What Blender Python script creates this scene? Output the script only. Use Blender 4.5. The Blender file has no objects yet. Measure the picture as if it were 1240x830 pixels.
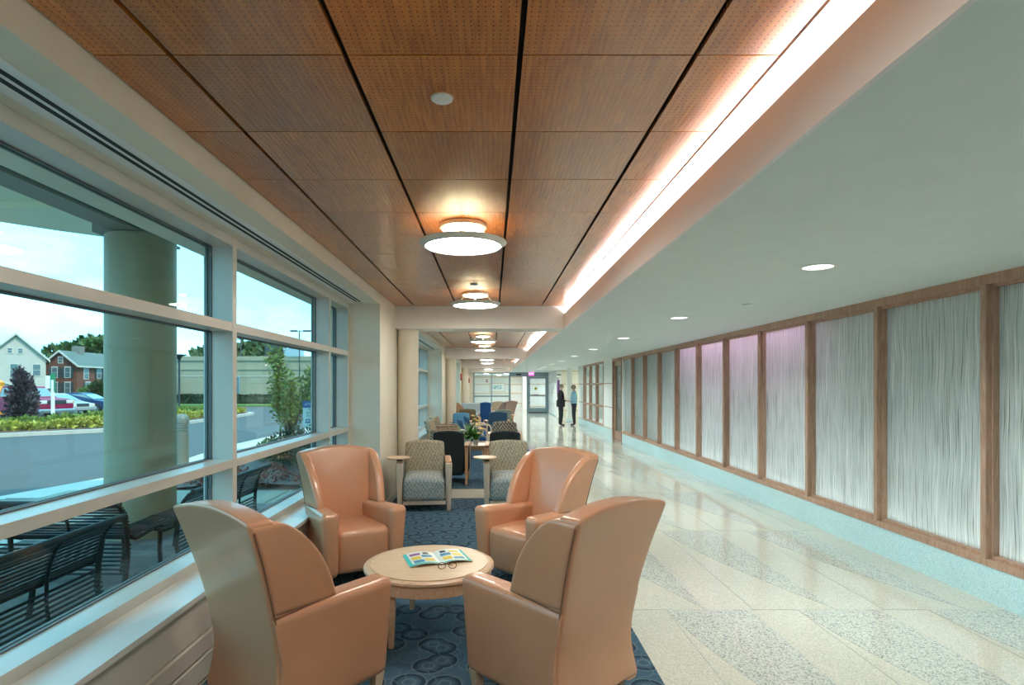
import bpy, bmesh, math, random
from mathutils import Vector, Matrix, Euler
random.seed(7)
PI = math.pi
scene = bpy.context.scene
COL = scene.collection

# ------------------------------------------------------------------ camera
CAMZ = 1.615
F = 705.0
cam_d = bpy.data.cameras.new('camera')
cam = bpy.data.objects.new('camera', cam_d); COL.objects.link(cam)
cam.location = (0, 0, CAMZ); cam.rotation_euler = (PI/2, 0, 0)
cam_d.sensor_fit = 'HORIZONTAL'; cam_d.sensor_width = 36.0
cam_d.lens = 36.0*F/1240.0
cam_d.shift_x = (620-596)/1240.0
cam_d.shift_y = (468-415)/1240.0
cam_d.clip_start = 0.05; cam_d.clip_end = 800
scene.camera = cam
# ------------------------------------------------------------------ view
vs = scene.view_settings
vs.view_transform = 'Standard'; vs.look = 'None'; vs.gamma = 1.0; vs.use_curve_mapping = False
vs.exposure = 0.42
scene.cycles.max_bounces = 10; scene.cycles.diffuse_bounces = 6; scene.cycles.glossy_bounces = 4
scene.cycles.transparent_max_bounces = 24; scene.cycles.transmission_bounces = 6
scene.cycles.sample_clamp_indirect = 6.0
scene.cycles.caustics_reflective = False; scene.cycles.caustics_refractive = False
# ------------------------------------------------------------------ sky
SKY_STRENGTH = 1.0
world = bpy.data.worlds.new('sky'); scene.world = world; world.use_nodes = True
wn = world.node_tree.nodes; wl = world.node_tree.links; wn.clear()
w_out = wn.new('ShaderNodeOutputWorld'); w_bg = wn.new('ShaderNodeBackground')
w_tc = wn.new('ShaderNodeTexCoord')
w_sep = wn.new('ShaderNodeSeparateXYZ'); wl.new(w_tc.outputs['Generated'], w_sep.inputs[0])
w_ramp = wn.new('ShaderNodeValToRGB')
w_ramp.color_ramp.elements[0].position = 0.0; w_ramp.color_ramp.elements[0].color = (0.60, 1.80, 2.40, 1)
w_ramp.color_ramp.elements[1].position = 0.75; w_ramp.color_ramp.elements[1].color = (0.40, 1.70, 2.60, 1)
wl.new(w_sep.outputs['Z'], w_ramp.inputs[0])
w_map = wn.new('ShaderNodeMapping'); w_map.inputs['Scale'].default_value = (1.0, 1.0, 2.6)
wl.new(w_tc.outputs['Generated'], w_map.inputs[0])
w_noise = wn.new('ShaderNodeTexNoise'); w_noise.inputs['Scale'].default_value = 3.3
w_noise.inputs['Detail'].default_value = 7; w_noise.inputs['Roughness'].default_value = 0.58
wl.new(w_map.outputs[0], w_noise.inputs['Vector'])
w_cr = wn.new('ShaderNodeValToRGB')
w_cr.color_ramp.elements[0].position = 0.47; w_cr.color_ramp.elements[0].color = (0, 0, 0, 1)
w_cr.color_ramp.elements[1].position = 0.66; w_cr.color_ramp.elements[1].color = (1, 1, 1, 1)
wl.new(w_noise.outputs['Fac'], w_cr.inputs[0])
w_mix = wn.new('ShaderNodeMixRGB'); w_mix.inputs[2].default_value = (1.02, 2.05, 2.50, 1)
wl.new(w_cr.outputs[0], w_mix.inputs[0]); wl.new(w_ramp.outputs[0], w_mix.inputs[1])
wl.new(w_mix.outputs[0], w_bg.inputs[0]); w_bg.inputs[1].default_value = SKY_STRENGTH
wl.new(w_bg.outputs[0], w_out.inputs[0])
# ------------------------------------------------------------------ sun (over the roof, on to the street)
sun_d = bpy.data.lights.new('sun', 'SUN'); sun_d.energy = 3.0; sun_d.angle = math.radians(2.0)
sun_d.color = (1.0, 0.86, 0.66)
sun = bpy.data.objects.new('sun', sun_d); COL.objects.link(sun)
sun.rotation_euler = Vector((0.50, -0.42, 0.76)).to_track_quat('Z', 'Y').to_euler()
# lamp strengths
LENS_E = 27.0; UP_E = 30.0; COVE_E = 34.0; DOWN_E = 3.0; DOWN_W = 23.0; CAVITY_E = 30.0

# ================================================================== materials
def mat(name, base, rough=0.6, metal=0.0, spec=0.5, coat=0.0, var=0.0, vscale=6.0, bump=0.0, bscale=60.0, stretch=None, sheen=0.0):
    m = bpy.data.materials.new(name); m.use_nodes = True
    n = m.node_tree.nodes; l = m.node_tree.links
    b = n['Principled BSDF']
    b.inputs['Base Color'].default_value = (*base, 1); b.inputs['Roughness'].default_value = rough
    b.inputs['Metallic'].default_value = metal; b.inputs['Specular IOR Level'].default_value = spec
    b.inputs['Coat Weight'].default_value = coat; b.inputs['Coat Roughness'].default_value = 0.08
    if sheen: b.inputs['Sheen Weight'].default_value = sheen
    if var or bump:
        tc = n.new('ShaderNodeTexCoord'); mp = n.new('ShaderNodeMapping')
        if stretch: mp.inputs['Scale'].default_value = stretch
        l.new(tc.outputs['Object'], mp.inputs[0])
    if var:
        no = n.new('ShaderNodeTexNoise'); no.inputs['Scale'].default_value = vscale; no.inputs['Detail'].default_value = 4
        l.new(mp.outputs[0], no.inputs['Vector'])
        r = n.new('ShaderNodeValToRGB')
        r.color_ramp.elements[0].position = 0.3; r.color_ramp.elements[1].position = 0.7
        r.color_ramp.elements[0].color = (*[max(0, c*(1-var)) for c in base], 1)
        r.color_ramp.elements[1].color = (*[min(1, c*(1+var)) for c in base], 1)
        l.new(no.outputs['Fac'], r.inputs[0]); l.new(r.outputs[0], b.inputs['Base Color'])
    if bump:
        nb = n.new('ShaderNodeTexNoise'); nb.inputs['Scale'].default_value = bscale; nb.inputs['Detail'].default_value = 3
        l.new(mp.outputs[0], nb.inputs['Vector'])
        bp = n.new('ShaderNodeBump'); bp.inputs['Strength'].default_value = bump; bp.inputs['Distance'].default_value = 0.01
        l.new(nb.outputs['Fac'], bp.inputs['Height']); l.new(bp.outputs[0], b.inputs['Normal'])
    return m

def emit(name, col, strength):
    m = bpy.data.materials.new(name); m.use_nodes = True
    n = m.node_tree.nodes; l = m.node_tree.links; n.clear()
    o = n.new('ShaderNodeOutputMaterial'); e = n.new('ShaderNodeEmission')
    e.inputs[0].default_value = (*col, 1); e.inputs[1].default_value = strength
    l.new(e.outputs[0], o.inputs[0]); return m

def math_node(n, l, op, a, b=None):
    x = n.new('ShaderNodeMath'); x.operation = op
    for i, v in enumerate((a, b)):
        if v is None: continue
        if isinstance(v, (int, float)): x.inputs[i].default_value = v
        else: l.new(v, x.inputs[i])
    return x.outputs[0]

def wood_mat(name, c1, c2, rough=0.35, scale=(1, 1, 1), perf=False, coat=0.0, rnd=0.12):
    """long-grained wood; with perf a one-inch grid of drilled holes"""
    m = bpy.data.materials.new(name); m.use_nodes = True
    n = m.node_tree.nodes; l = m.node_tree.links; b = n['Principled BSDF']
    b.inputs['Roughness'].default_value = rough; b.inputs['Coat Weight'].default_value = coat
    tc = n.new('ShaderNodeTexCoord'); mp = n.new('ShaderNodeMapping'); mp.inputs['Scale'].default_value = scale
    l.new(tc.outputs['Object'], mp.inputs[0])
    oi = n.new('ShaderNodeObjectInfo')
    add = n.new('ShaderNodeVectorMath'); add.operation = 'ADD'
    sc = n.new('ShaderNodeVectorMath'); sc.operation = 'SCALE'; sc.inputs[3].default_value = 40
    cx = n.new('ShaderNodeCombineXYZ'); l.new(oi.outputs['Random'], cx.inputs[0]); l.new(oi.outputs['Random'], cx.inputs[2])
    l.new(cx.outputs[0], sc.inputs[0]); l.new(mp.outputs[0], add.inputs[0]); l.new(sc.outputs[0], add.inputs[1])
    no = n.new('ShaderNodeTexNoise'); no.inputs['Scale'].default_value = 5; no.inputs['Detail'].default_value = 6
    no.inputs['Distortion'].default_value = 1.2; l.new(add.outputs[0], no.inputs['Vector'])
    r = n.new('ShaderNodeValToRGB'); r.color_ramp.elements[0].position = 0.32; r.color_ramp.elements[1].position = 0.68
    r.color_ramp.elements[0].color = (*c1, 1); r.color_ramp.elements[1].color = (*c2, 1)
    l.new(no.outputs['Fac'], r.inputs[0])
    hsv = n.new('ShaderNodeHueSaturation')
    v = math_node(n, l, 'ADD', math_node(n, l, 'MULTIPLY', oi.outputs['Random'], 2*rnd), 1-rnd)
    l.new(v, hsv.inputs['Value']); l.new(r.outputs[0], hsv.inputs['Color'])
    out = hsv.outputs[0]
    if perf:
        sp = n.new('ShaderNodeSeparateXYZ'); l.new(tc.outputs['Object'], sp.inputs[0])
        P = 0.02345
        def cell(o):
            f = math_node(n, l, 'FRACT', math_node(n, l, 'ADD', math_node(n, l, 'DIVIDE', o, P), 0.5))
            d = math_node(n, l, 'SUBTRACT', f, 0.5); return math_node(n, l, 'MULTIPLY', d, d)
        d2 = math_node(n, l, 'ADD', cell(sp.outputs[0]), cell(sp.outputs[1]))
        hole = math_node(n, l, 'LESS_THAN', d2, 0.0135)
        for o in (sp.outputs[0], sp.outputs[1]):
            hole = math_node(n, l, 'MULTIPLY', hole, math_node(n, l, 'LESS_THAN', math_node(n, l, 'ABSOLUTE', o), 0.288))
        mx = n.new('ShaderNodeMixRGB'); l.new(hole, mx.inputs[0]); l.new(out, mx.inputs[1]); mx.inputs[2].default_value = (0.012, 0.008, 0.005, 1)
        out = mx.outputs[0]
        rg = math_node(n, l, 'ADD', math_node(n, l, 'MULTIPLY', hole, 0.5), rough); l.new(rg, b.inputs['Roughness'])
    if perf: b.inputs['Coat Weight'].default_value = 0.75; b.inputs['Coat Roughness'].default_value = 0.19
    l.new(out, b.inputs['Base Color'])
    return m

def terrazzo(name, base, chips, scale, amount, rough=0.065):
    m = bpy.data.materials.new(name); m.use_nodes = True
    n = m.node_tree.nodes; l = m.node_tree.links; b = n['Principled BSDF']
    b.inputs['Roughness'].default_value = rough; b.inputs['Specular IOR Level'].default_value = 0.6
    tc = n.new('ShaderNodeTexCoord')
    vo = n.new('ShaderNodeTexVoronoi'); vo.inputs['Scale'].default_value = scale
    l.new(tc.outputs['Object'], vo.inputs['Vector'])
    sp = n.new('ShaderNodeSeparateColor'); l.new(vo.outputs['Color'], sp.inputs[0])
    r = n.new('ShaderNodeValToRGB'); r.color_ramp.interpolation = 'CONSTANT'
    r.color_ramp.elements[0].position = 0.0; r.color_ramp.elements[0].color = (*base, 1)
    r.color_ramp.elements[1].position = 1-amount; r.color_ramp.elements[1].color = (*chips[0], 1)
    if len(chips) > 1:
        e = r.color_ramp.elements.new(1-amount*0.5); e.color = (*chips[1], 1)
    l.new(sp.outputs[0], r.inputs[0])
    no = n.new('ShaderNodeTexNoise'); no.inputs['Scale'].default_value = 1.2; l.new(tc.outputs['Object'], no.inputs['Vector'])
    hsv = n.new('ShaderNodeHueSaturation'); l.new(r.outputs[0], hsv.inputs['Color'])
    l.new(math_node(n, l, 'ADD', math_node(n, l, 'MULTIPLY', no.outputs['Fac'], 0.16), 0.92), hsv.inputs['Value'])
    l.new(hsv.outputs[0], b.inputs['Base Color'])
    return m

def carpet_mat():
    m = bpy.data.materials.new('carpet_circles'); m.use_nodes = True
    n = m.node_tree.nodes; l = m.node_tree.links; b = n['Principled BSDF']
    b.inputs['Roughness'].default_value = 0.95; b.inputs['Specular IOR Level'].default_value = 0.1
    tc = n.new('ShaderNodeTexCoord')
    mp = n.new('ShaderNodeMapping'); mp.inputs['Location'].default_value = (0.31, 0.17, 0); l.new(tc.outputs['Object'], mp.inputs[0])
    def rings(scale, seed_loc, rnd):
        mp2 = n.new('ShaderNodeMapping'); mp2.inputs['Location'].default_value = seed_loc; l.new(mp.outputs[0], mp2.inputs[0])
        v = n.new('ShaderNodeTexVoronoi'); v.voronoi_dimensions = '2D'; v.inputs['Scale'].default_value = scale; v.inputs['Randomness'].default_value = rnd
        l.new(mp2.outputs[0], v.inputs['Vector']); return v
    v1 = rings(4.6, (0, 0, 0), 0.75)
    r1 = n.new('ShaderNodeValToRGB'); r1.color_ramp.interpolation = 'EASE'
    e = r1.color_ramp.elements
    cols = [(0.0, (.050, .105, .150)), (.13, (.050, .105, .150)), (.16, (.125, .190, .225)), (.19, (.060, .115, .160)), (.30, (.040, .085, .125)),
            (.32, (.024, .048, .074)), (.41, (.022, .044, .068)), (.43, (.120, .185, .220)), (.47, (.055, .110, .155)), (1.0, (.050, .105, .150))]
    e[0].position, e[0].color = cols[0][0], (*cols[0][1], 1); e[1].position, e[1].color = cols[-1][0], (*cols[-1][1], 1)
    for p, c in cols[1:-1]:
        x = e.new(p); x.color = (*c, 1)
    l.new(v1.outputs['Distance'], r1.inputs[0])
    v2 = rings(6.1, (3.3, 1.7, 0), 0.9)
    r2 = n.new('ShaderNodeValToRGB'); e = r2.color_ramp.elements
    e[0].position = 0.36; e[0].color = (0, 0, 0, 1); e[1].position = 0.40; e[1].color = (1, 1, 1, 1)
    x = e.new(0.44); x.color = (0, 0, 0, 1)
    l.new(v2.outputs['Distance'], r2.inputs[0])
    mx = n.new('ShaderNodeMixRGB'); mx.inputs[2].default_value = (.115, .175, .205, 1)
    l.new(math_node(n, l, 'MULTIPLY', r2.outputs[0], 0.6), mx.inputs[0]); l.new(r1.outputs[0], mx.inputs[1])
    no = n.new('ShaderNodeTexNoise'); no.inputs['Scale'].default_value = 260; l.new(tc.outputs['Object'], no.inputs['Vector'])
    hsv = n.new('ShaderNodeHueSaturation'); l.new(mx.outputs[0], hsv.inputs['Color'])
    l.new(math_node(n, l, 'ADD', math_node(n, l, 'MULTIPLY', no.outputs['Fac'], 1.1), 0.45), hsv.inputs['Value'])
    l.new(hsv.outputs[0], b.inputs['Base Color'])
    bp = n.new('ShaderNodeBump'); bp.inputs['Strength'].default_value = 0.5; bp.inputs['Distance'].default_value = 0.004
    l.new(no.outputs['Fac'], bp.inputs['Height']); l.new(bp.outputs[0], b.inputs['Normal'])
    return m

def fabric_mat(name, c1, c2, scale=60, kind='weave'):
    m = bpy.data.materials.new(name); m.use_nodes = True
    n = m.node_tree.nodes; l = m.node_tree.links; b = n['Principled BSDF']
    b.inputs['Roughness'].default_value = 0.9; b.inputs['Specular IOR Level'].default_value = 0.2
    tc = n.new('ShaderNodeTexCoord'); sp = n.new('ShaderNodeSeparateXYZ'); l.new(tc.outputs['Object'], sp.inputs[0])
    hor = math_node(n, l, 'ADD', sp.outputs[0], math_node(n, l, 'MULTIPLY', sp.outputs[1], 0.35))
    ver = math_node(n, l, 'ADD', sp.outputs[2], math_node(n, l, 'MULTIPLY', sp.outputs[1], 0.9))
    a = math_node(n, l, 'SINE', math_node(n, l, 'MULTIPLY', hor, scale*2.2))
    c = math_node(n, l, 'SINE', math_node(n, l, 'MULTIPLY', ver, scale*1.5 if kind == 'weave' else scale*2.2))
    f = math_node(n, l, 'MULTIPLY', a, c)
    no = n.new('ShaderNodeTexNoise'); no.inputs['Scale'].default_value = scale; l.new(tc.outputs['Object'], no.inputs['Vector'])
    f = math_node(n, l, 'ADD', math_node(n, l, 'MULTIPLY', f, 0.16 if kind == 'weave' else 0.35), no.outputs['Fac'])
    r = n.new('ShaderNodeValToRGB'); r.color_ramp.elements[0].position = 0.4; r.color_ramp.elements[1].position = 0.62
    r.color_ramp.elements[0].color = (*c2, 1); r.color_ramp.elements[1].color = (*c1, 1)
    l.new(f, r.inputs[0]); l.new(r.outputs[0], b.inputs['Base Color'])
    return m

def glass_mat(name, tint, gloss=1.0):
    m = bpy.data.materials.new(name); m.use_nodes = True
    n = m.node_tree.nodes; l = m.node_tree.links; n.clear()
    o = n.new('ShaderNodeOutputMaterial'); mx = n.new('ShaderNodeMixShader')
    t = n.new('ShaderNodeBsdfTransparent'); t.inputs[0].default_value = (*tint, 1)
    g = n.new('ShaderNodeBsdfGlossy'); g.inputs['Roughness'].default_value = 0.0
    lw = n.new('ShaderNodeLayerWeight'); lw.inputs[0].default_value = 0.5
    p5 = math_node(n, l, 'POWER', lw.outputs['Facing'], 5.0)
    l.new(math_node(n, l, 'ADD', math_node(n, l, 'MULTIPLY', p5, 0.5*gloss), 0.03*gloss), mx.inputs[0])
    l.new(t.outputs[0], mx.inputs[1]); l.new(g.outputs[0], mx.inputs[2]); l.new(mx.outputs[0], o.inputs[0])
    return m

def grass_panel_mat():
    """pale translucent resin with upright grass strands cast in it"""
    m = bpy.data.materials.new('resin_with_grass'); m.use_nodes = True
    n = m.node_tree.nodes; l = m.node_tree.links; n.clear()
    o = n.new('ShaderNodeOutputMaterial')
    tc = n.new('ShaderNodeTexCoord'); oi = n.new('ShaderNodeObjectInfo')
    cx = n.new('ShaderNodeCombineXYZ'); l.new(math_node(n, l, 'MULTIPLY', oi.outputs['Random'], 50), cx.inputs[1])
    add = n.new('ShaderNodeVectorMath'); add.operation = 'ADD'; l.new(tc.outputs['Object'], add.inputs[0]); l.new(cx.outputs[0], add.inputs[1])
    # gentle bending of the strands
    wob = n.new('ShaderNodeTexNoise'); wob.inputs['Scale'].default_value = 2.2; wob.inputs['Detail'].default_value = 1; l.new(add.outputs[0], wob.inputs['Vector'])
    ws = n.new('ShaderNodeVectorMath'); ws.operation = 'SCALE'; ws.inputs[3].default_value = 0.055; l.new(wob.outputs['Color'], ws.inputs[0])
    a2 = n.new('ShaderNodeVectorMath'); a2.operation = 'ADD'; l.new(add.outputs[0], a2.inputs[0]); l.new(ws.outputs[0], a2.inputs[1])
    def strands(sy, sz, lo, hi):
        mp = n.new('ShaderNodeMapping'); mp.inputs['Scale'].default_value = (1, sy, sz); l.new(a2.outputs[0], mp.inputs[0])
        no = n.new('ShaderNodeTexNoise'); no.inputs['Scale'].default_value = 1.0; no.inputs['Detail'].default_value = 2; l.new(mp.outputs[0], no.inputs['Vector'])
        r = n.new('ShaderNodeValToRGB'); r.color_ramp.elements[0].position = lo; r.color_ramp.elements[1].position = hi
        l.new(no.outputs['Fac'], r.inputs[0]); return r.outputs[0]
    s1 = strands(95, 1.5, 0.55, 0.68); s2 = strands(190, 3.2, 0.55, 0.70); s3 = strands(60, 1.0, 0.33, 0.45)
    f = math_node(n, l, 'MINIMUM', math_node(n, l, 'ADD', math_node(n, l, 'MULTIPLY', s1, 0.75), math_node(n, l, 'MULTIPLY', s2, 0.5)), 1.0)
    mx = n.new('ShaderNodeMixRGB'); mx.inputs[1].default_value = (0.68, 0.73, 0.72, 1); mx.inputs[2].default_value = (0.17, 0.19, 0.16, 1)
    l.new(f, mx.inputs[0])
    mx2 = n.new('ShaderNodeMixRGB'); mx2.inputs[1].default_value = (0.90, 0.92, 0.90, 1)
    l.new(s3, mx2.inputs[0]); l.new(mx.outputs[0], mx2.inputs[2])
    d = n.new('ShaderNodeBsdfPrincipled'); d.inputs['Roughness'].default_value = 0.35; l.new(mx2.outputs[0], d.inputs['Base Color'])
    t = n.new('ShaderNodeBsdfTranslucent'); l.new(mx2.outputs[0], t.inputs[0])
    ms = n.new('ShaderNodeMixShader'); ms.inputs[0].default_value = 0.5
    l.new(d.outputs[0], ms.inputs[1]); l.new(t.outputs[0], ms.inputs[2]); l.new(ms.outputs[0], o.inputs[0])
    return m

def brick_mat(name, c1, c2, cm, scale):
    m = bpy.data.materials.new(name); m.use_nodes = True
    n = m.node_tree.nodes; l = m.node_tree.links; b = n['Principled BSDF']; b.inputs['Roughness'].default_value = 0.9
    tc = n.new('ShaderNodeTexCoord'); sp = n.new('ShaderNodeSeparateXYZ'); l.new(tc.outputs['Object'], sp.inputs[0])
    cx = n.new('ShaderNodeCombineXYZ'); l.new(math_node(n, l, 'ADD', sp.outputs[0], sp.outputs[1]), cx.inputs[0]); l.new(sp.outputs[2], cx.inputs[1])
    br = n.new('ShaderNodeTexBrick'); br.inputs['Color1'].default_value = (*c1, 1); br.inputs['Color2'].default_value = (*c2, 1)
    br.inputs['Mortar'].default_value = (*cm, 1); br.inputs['Scale'].default_value = scale; br.inputs['Mortar Size'].default_value = 0.012
    l.new(cx.outputs[0], br.inputs['Vector']); l.new(br.outputs[0], b.inputs['Base Color']); return m

M = {}
M['cream'] = mat('cream_paint', (.76, .72, .60), .7, var=.02)
M['white'] = mat('white_paint', (.80, .80, .77), .6, var=.02)
M['lip'] = mat('bright_white_paint', (.90, .87, .88), .5)
M['soffit'] = mat('ceiling_paint', (.74, .82, .82), .75, var=.02)
M['frame'] = mat('window_aluminium', (.56, .55, .49), .35, var=.03)
M['sill'] = mat('sill_paint', (.78, .79, .76), .3)
M['gasket'] = mat('grey_gasket', (.11, .115, .115), .5)
M['black'] = mat('black_reveal', (.012, .012, .014), .7)
M['radiator'] = mat('radiator_enamel', (.66, .63, .56), .45)
M['ceil_wood'] = wood_mat('perforated_cherry_veneer', (.32, .085, .006), (.49, .165, .016), .36, (9, .9, 9), perf=True, rnd=.14)
M['ceil_wood_plain'] = wood_mat('plain_cherry_veneer', (.29, .11, .03), (.37, .155, .05), .30, (9, .9, 9), rnd=.05)
M['oak'] = wood_mat('light_brown_wood', (.36, .205, .135), (.50, .32, .23), .45, (7, 7, .8), rnd=.1)
M['maple'] = wood_mat('pale_maple', (.62, .44, .28), (.72, .54, .36), .35, (1.2, 8, 8), rnd=.05)
M['maple_rim'] = wood_mat('maple_rim', (.58, .38, .24), (.70, .50, .34), .3, (5, 5, 5), rnd=.05)
M['beech'] = wood_mat('light_beech', (.60, .46, .34), (.72, .58, .45), .4, (8, 8, 1), rnd=.05)
M['beech_dark'] = wood_mat('warm_beech', (.42, .23, .12), (.54, .32, .18), .4, (8, 8, 1), rnd=.05)
M['terrazzo'] = terrazzo('cream_terrazzo', (.56, .55, .46), [(.44, .44, .385), (.66, .65, .555)], 160, .35)
M['terrazzo_grey'] = terrazzo('speckled_grey_terrazzo', (.50, .52, .46), [(.26, .28, .28), (.64, .65, .58)], 130, .36)
M['terrazzo_base'] = terrazzo('pale_aqua_terrazzo', (.54, .77, .80), [(.44, .66, .70), (.66, .84, .86)], 150, .4, .25)
M['divider'] = mat('zinc_divider', (.36, .37, .34), .3)
M['carpet'] = carpet_mat()
M['glass'] = glass_mat('window_glass', (.95, .99, .98), 0.8)
M['glass_in'] = glass_mat('interior_glass', (.90, .96, .97), 0.9)
M['resin'] = grass_panel_mat()
M['leather'] = mat('peach_leather', (.60, .29, .158), .36, spec=.6, coat=.35, var=.05, vscale=3, bump=.10, bscale=220)
M['leather_seam'] = mat('dark_brown_seam', (.22, .10, .055), .6)
M['leather_mauve'] = mat('dusty_brown_leather', (.36, .22, .17), .42, var=.05)
M['lens'] = emit('lamp_lens', (1.0, .96, .86), LENS_E)
M['uplight'] = emit('lamp_uplight', (1.0, .86, .58), UP_E)
M['cove'] = emit('cove_tube', (1.0, .93, .93), COVE_E)
M['down'] = emit('downlight_lens', (.92, 1.0, .97), DOWN_E)
M['nickel'] = mat('brushed_nickel', (.62, .62, .58), .3, metal=.9)
M['lamp_white'] = mat('lamp_white_rim', (.78, .78, .70), .4)
M['plastic_white'] = mat('white_plastic', (.72, .77, .77), .4)

# ================================================================== mesh helpers
class MB:
    def __init__(self): self.v = []; self.f = []
    def add(self, vs, fs):
        o = len(self.v); self.v += [tuple(p) for p in vs]; self.f += [tuple(i+o for i in q) for q in fs]; return self
    def box(self, x0, x1, y0, y1, z0, z1):
        if x0 > x1: x0, x1 = x1, x0
        if y0 > y1: y0, y1 = y1, y0
        if z0 > z1: z0, z1 = z1, z0
        return self.add([(x0,y0,z0),(x1,y0,z0),(x1,y1,z0),(x0,y1,z0),(x0,y0,z1),(x1,y0,z1),(x1,y1,z1),(x0,y1,z1)],
                 [(0,3,2,1),(4,5,6,7),(0,1,5,4),(1,2,6,5),(2,3,7,6),(3,0,4,7)])
    def frustum(self, c0, h0, c1, h1):
        """tapered square bar between two points; half sizes (hx,hy) at each end, z differs"""
        vs = []
        for c, h in ((c0, h0), (c1, h1)):
            vs += [(c[0]-h[0], c[1]-h[1], c[2]), (c[0]+h[0], c[1]-h[1], c[2]), (c[0]+h[0], c[1]+h[1], c[2]), (c[0]-h[0], c[1]+h[1], c[2])]
        return self.add(vs, [(0,3,2,1),(4,5,6,7),(0,1,5,4),(1,2,6,5),(2,3,7,6),(3,0,4,7)])
    def lathe(self, prof, c=(0,0,0), seg=24, axis='Z', cap=True):
        vs = []; fs = []
        for (r, h) in prof:
            for i in range(seg):
                a = 2*PI*i/seg; p = (r*math.cos(a), r*math.sin(a), h)
                if axis == 'X': p = (p[2], p[0], p[1])
                elif axis == 'Y': p = (p[0], -p[2], p[1]); p = (p[0], -p[1], p[2])
                vs.append((p[0]+c[0], p[1]+c[1], p[2]+c[2]))
        for j in range(len(prof)-1):
            for i in range(seg):
                k = (i+1) % seg; fs.append((j*seg+i, j*seg+k, (j+1)*seg+k, (j+1)*seg+i))
        if cap:
            fs.append(tuple(range(seg-1, -1, -1))); n = (len(prof)-1)*seg; fs.append(tuple(range(n, n+seg)))
        return self.add(vs, fs)
    def cyl(self, c, r, h, seg=16, axis='Z'): return self.lathe([(r, 0), (r, h)], c, seg, axis)
    def tube(self, pts, r, seg=8, close=False, flat=None):
        pts = [Vector(p) for p in pts]; n = len(pts); vs = []; fs = []
        rs = r if isinstance(r, (list, tuple)) else [r]*n
        up = Vector((0, 0, 1)); prev = None
        for i, p in enumerate(pts):
            if close: t = (pts[(i+1) % n]-pts[i-1])
            else: t = pts[min(i+1, n-1)]-pts[max(i-1, 0)]
            if t.length < 1e-9: t = Vector((0, 0, 1))
            t.normalize()
            if prev is None:
                a = up if abs(t.dot(up)) < 0.9 else Vector((1, 0, 0)); u = t.cross(a).normalized()
            else:
                u = (prev - t*prev.dot(t)).normalized()
            prev = u; w = t.cross(u)
            for k in range(seg):
                an = 2*PI*k/seg; fu, fw = (flat if flat else (1, 1))
                vs.append(p+u*math.cos(an)*rs[i]*fu+w*math.sin(an)*rs[i]*fw)
        m = n if close else n-1
        for i in range(m):
            j = (i+1) % n
            for k in range(seg):
                k2 = (k+1) % seg; fs.append((i*seg+k, j*seg+k, j*seg+k2, i*seg+k2))
        if not close:
            fs.append(tuple(range(seg))); fs.append(tuple(range((n-1)*seg+seg-1, (n-1)*seg-1, -1)))
        return self.add(vs, fs)
    def prism(self, pts, a0, a1, axis='Z'):
        """extrude a 2-D outline along an axis. Z:(x,y) X:(y,z) Y:(x,z)"""
        n = len(pts); vs = []
        for a in (a0, a1):
            for (p, q) in pts:
                vs.append((p, q, a) if axis == 'Z' else ((a, p, q) if axis == 'X' else (p, a, q)))
        fs = [tuple(range(n-1, -1, -1)), tuple(range(n, 2*n))]
        for i in range(n):
            j = (i+1) % n; fs.append((i, j, n+j, n+i))
        return self.add(vs, fs)
    def rbox(self, h, r, n=(4, 4, 4), seg=3, warp=None, off=(0, 0, 0)):
        """rounded box, half sizes h, corner radius r, n interior cells per axis"""
        def co(a, k):
            ts = [r*math.tan(PI/4*i/seg) for i in range(seg+1)]
            inner = [-(a-r)+2*(a-r)*i/k for i in range(k+1)]
            return [-(a-r)-t for t in reversed(ts[1:])]+inner+[(a-r)+t for t in ts[1:]]
        C = [co(h[i], n[i]) for i in range(3)]; N = [len(c) for c in C]
        idx = {}; vs = []; fs = []
        def vid(i, j, k):
            key = (i, j, k)
            if key not in idx:
                p = Vector((C[0][i], C[1][j], C[2][k]))
                q = Vector([max(-(h[a]-r), min(h[a]-r, p[a])) for a in range(3)])
                d = p-q
                if d.length > 1e-9: p = q+d.normalized()*r
                p = (p.x+off[0], p.y+off[1], p.z+off[2])
                if warp: p = warp(*p)
                idx[key] = len(vs); vs.append(p)
            return idx[key]
        def quad(a, b, c, d, flip): fs.append((a, b, c, d) if not flip else (d, c, b, a))
        for side in (0, 1):
            k = (N[2]-1)*side
            for i in range(N[0]-1):
                for j in range(N[1]-1): quad(vid(i,j,k), vid(i+1,j,k), vid(i+1,j+1,k), vid(i,j+1,k), side == 0)
            j = (N[1]-1)*side
            for i in range(N[0]-1):
                for k2 in range(N[2]-1): quad(vid(i,j,k2), vid(i+1,j,k2), vid(i+1,j,k2+1), vid(i,j,k2+1), side == 1)
            i = (N[0]-1)*side
            for j2 in range(N[1]-1):
                for k2 in range(N[2]-1): quad(vid(i,j2,k2), vid(i,j2+1,k2), vid(i,j2+1,k2+1), vid(i,j2,k2+1), side == 0)
        return self.add(vs, fs)
    def mesh(self, name, material=None, smooth=True, angle=40):
        me = bpy.data.meshes.new(name); me.from_pydata(self.v, [], self.f); me.update()
        bm = bmesh.new(); bm.from_mesh(me); bmesh.ops.recalc_face_normals(bm, faces=bm.faces); bm.to_mesh(me); bm.free()
        if smooth:
            me.shade_smooth(); me.set_sharp_from_angle(angle=math.radians(angle))
        if material is not None: me.materials.append(M[material] if isinstance(material, str) else material)
        return me
    def build(self, name, material, parent=None, loc=None, rotz=None, smooth=True, angle=40):
        o = bpy.data.objects.new(name, self.mesh(name, material, smooth, angle)); COL.objects.link(o)
        if parent is not None: o.parent = parent
        if loc is not None: o.location = loc
        if rotz is not None: o.rotation_euler = (0, 0, rotz)
        return o

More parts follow.
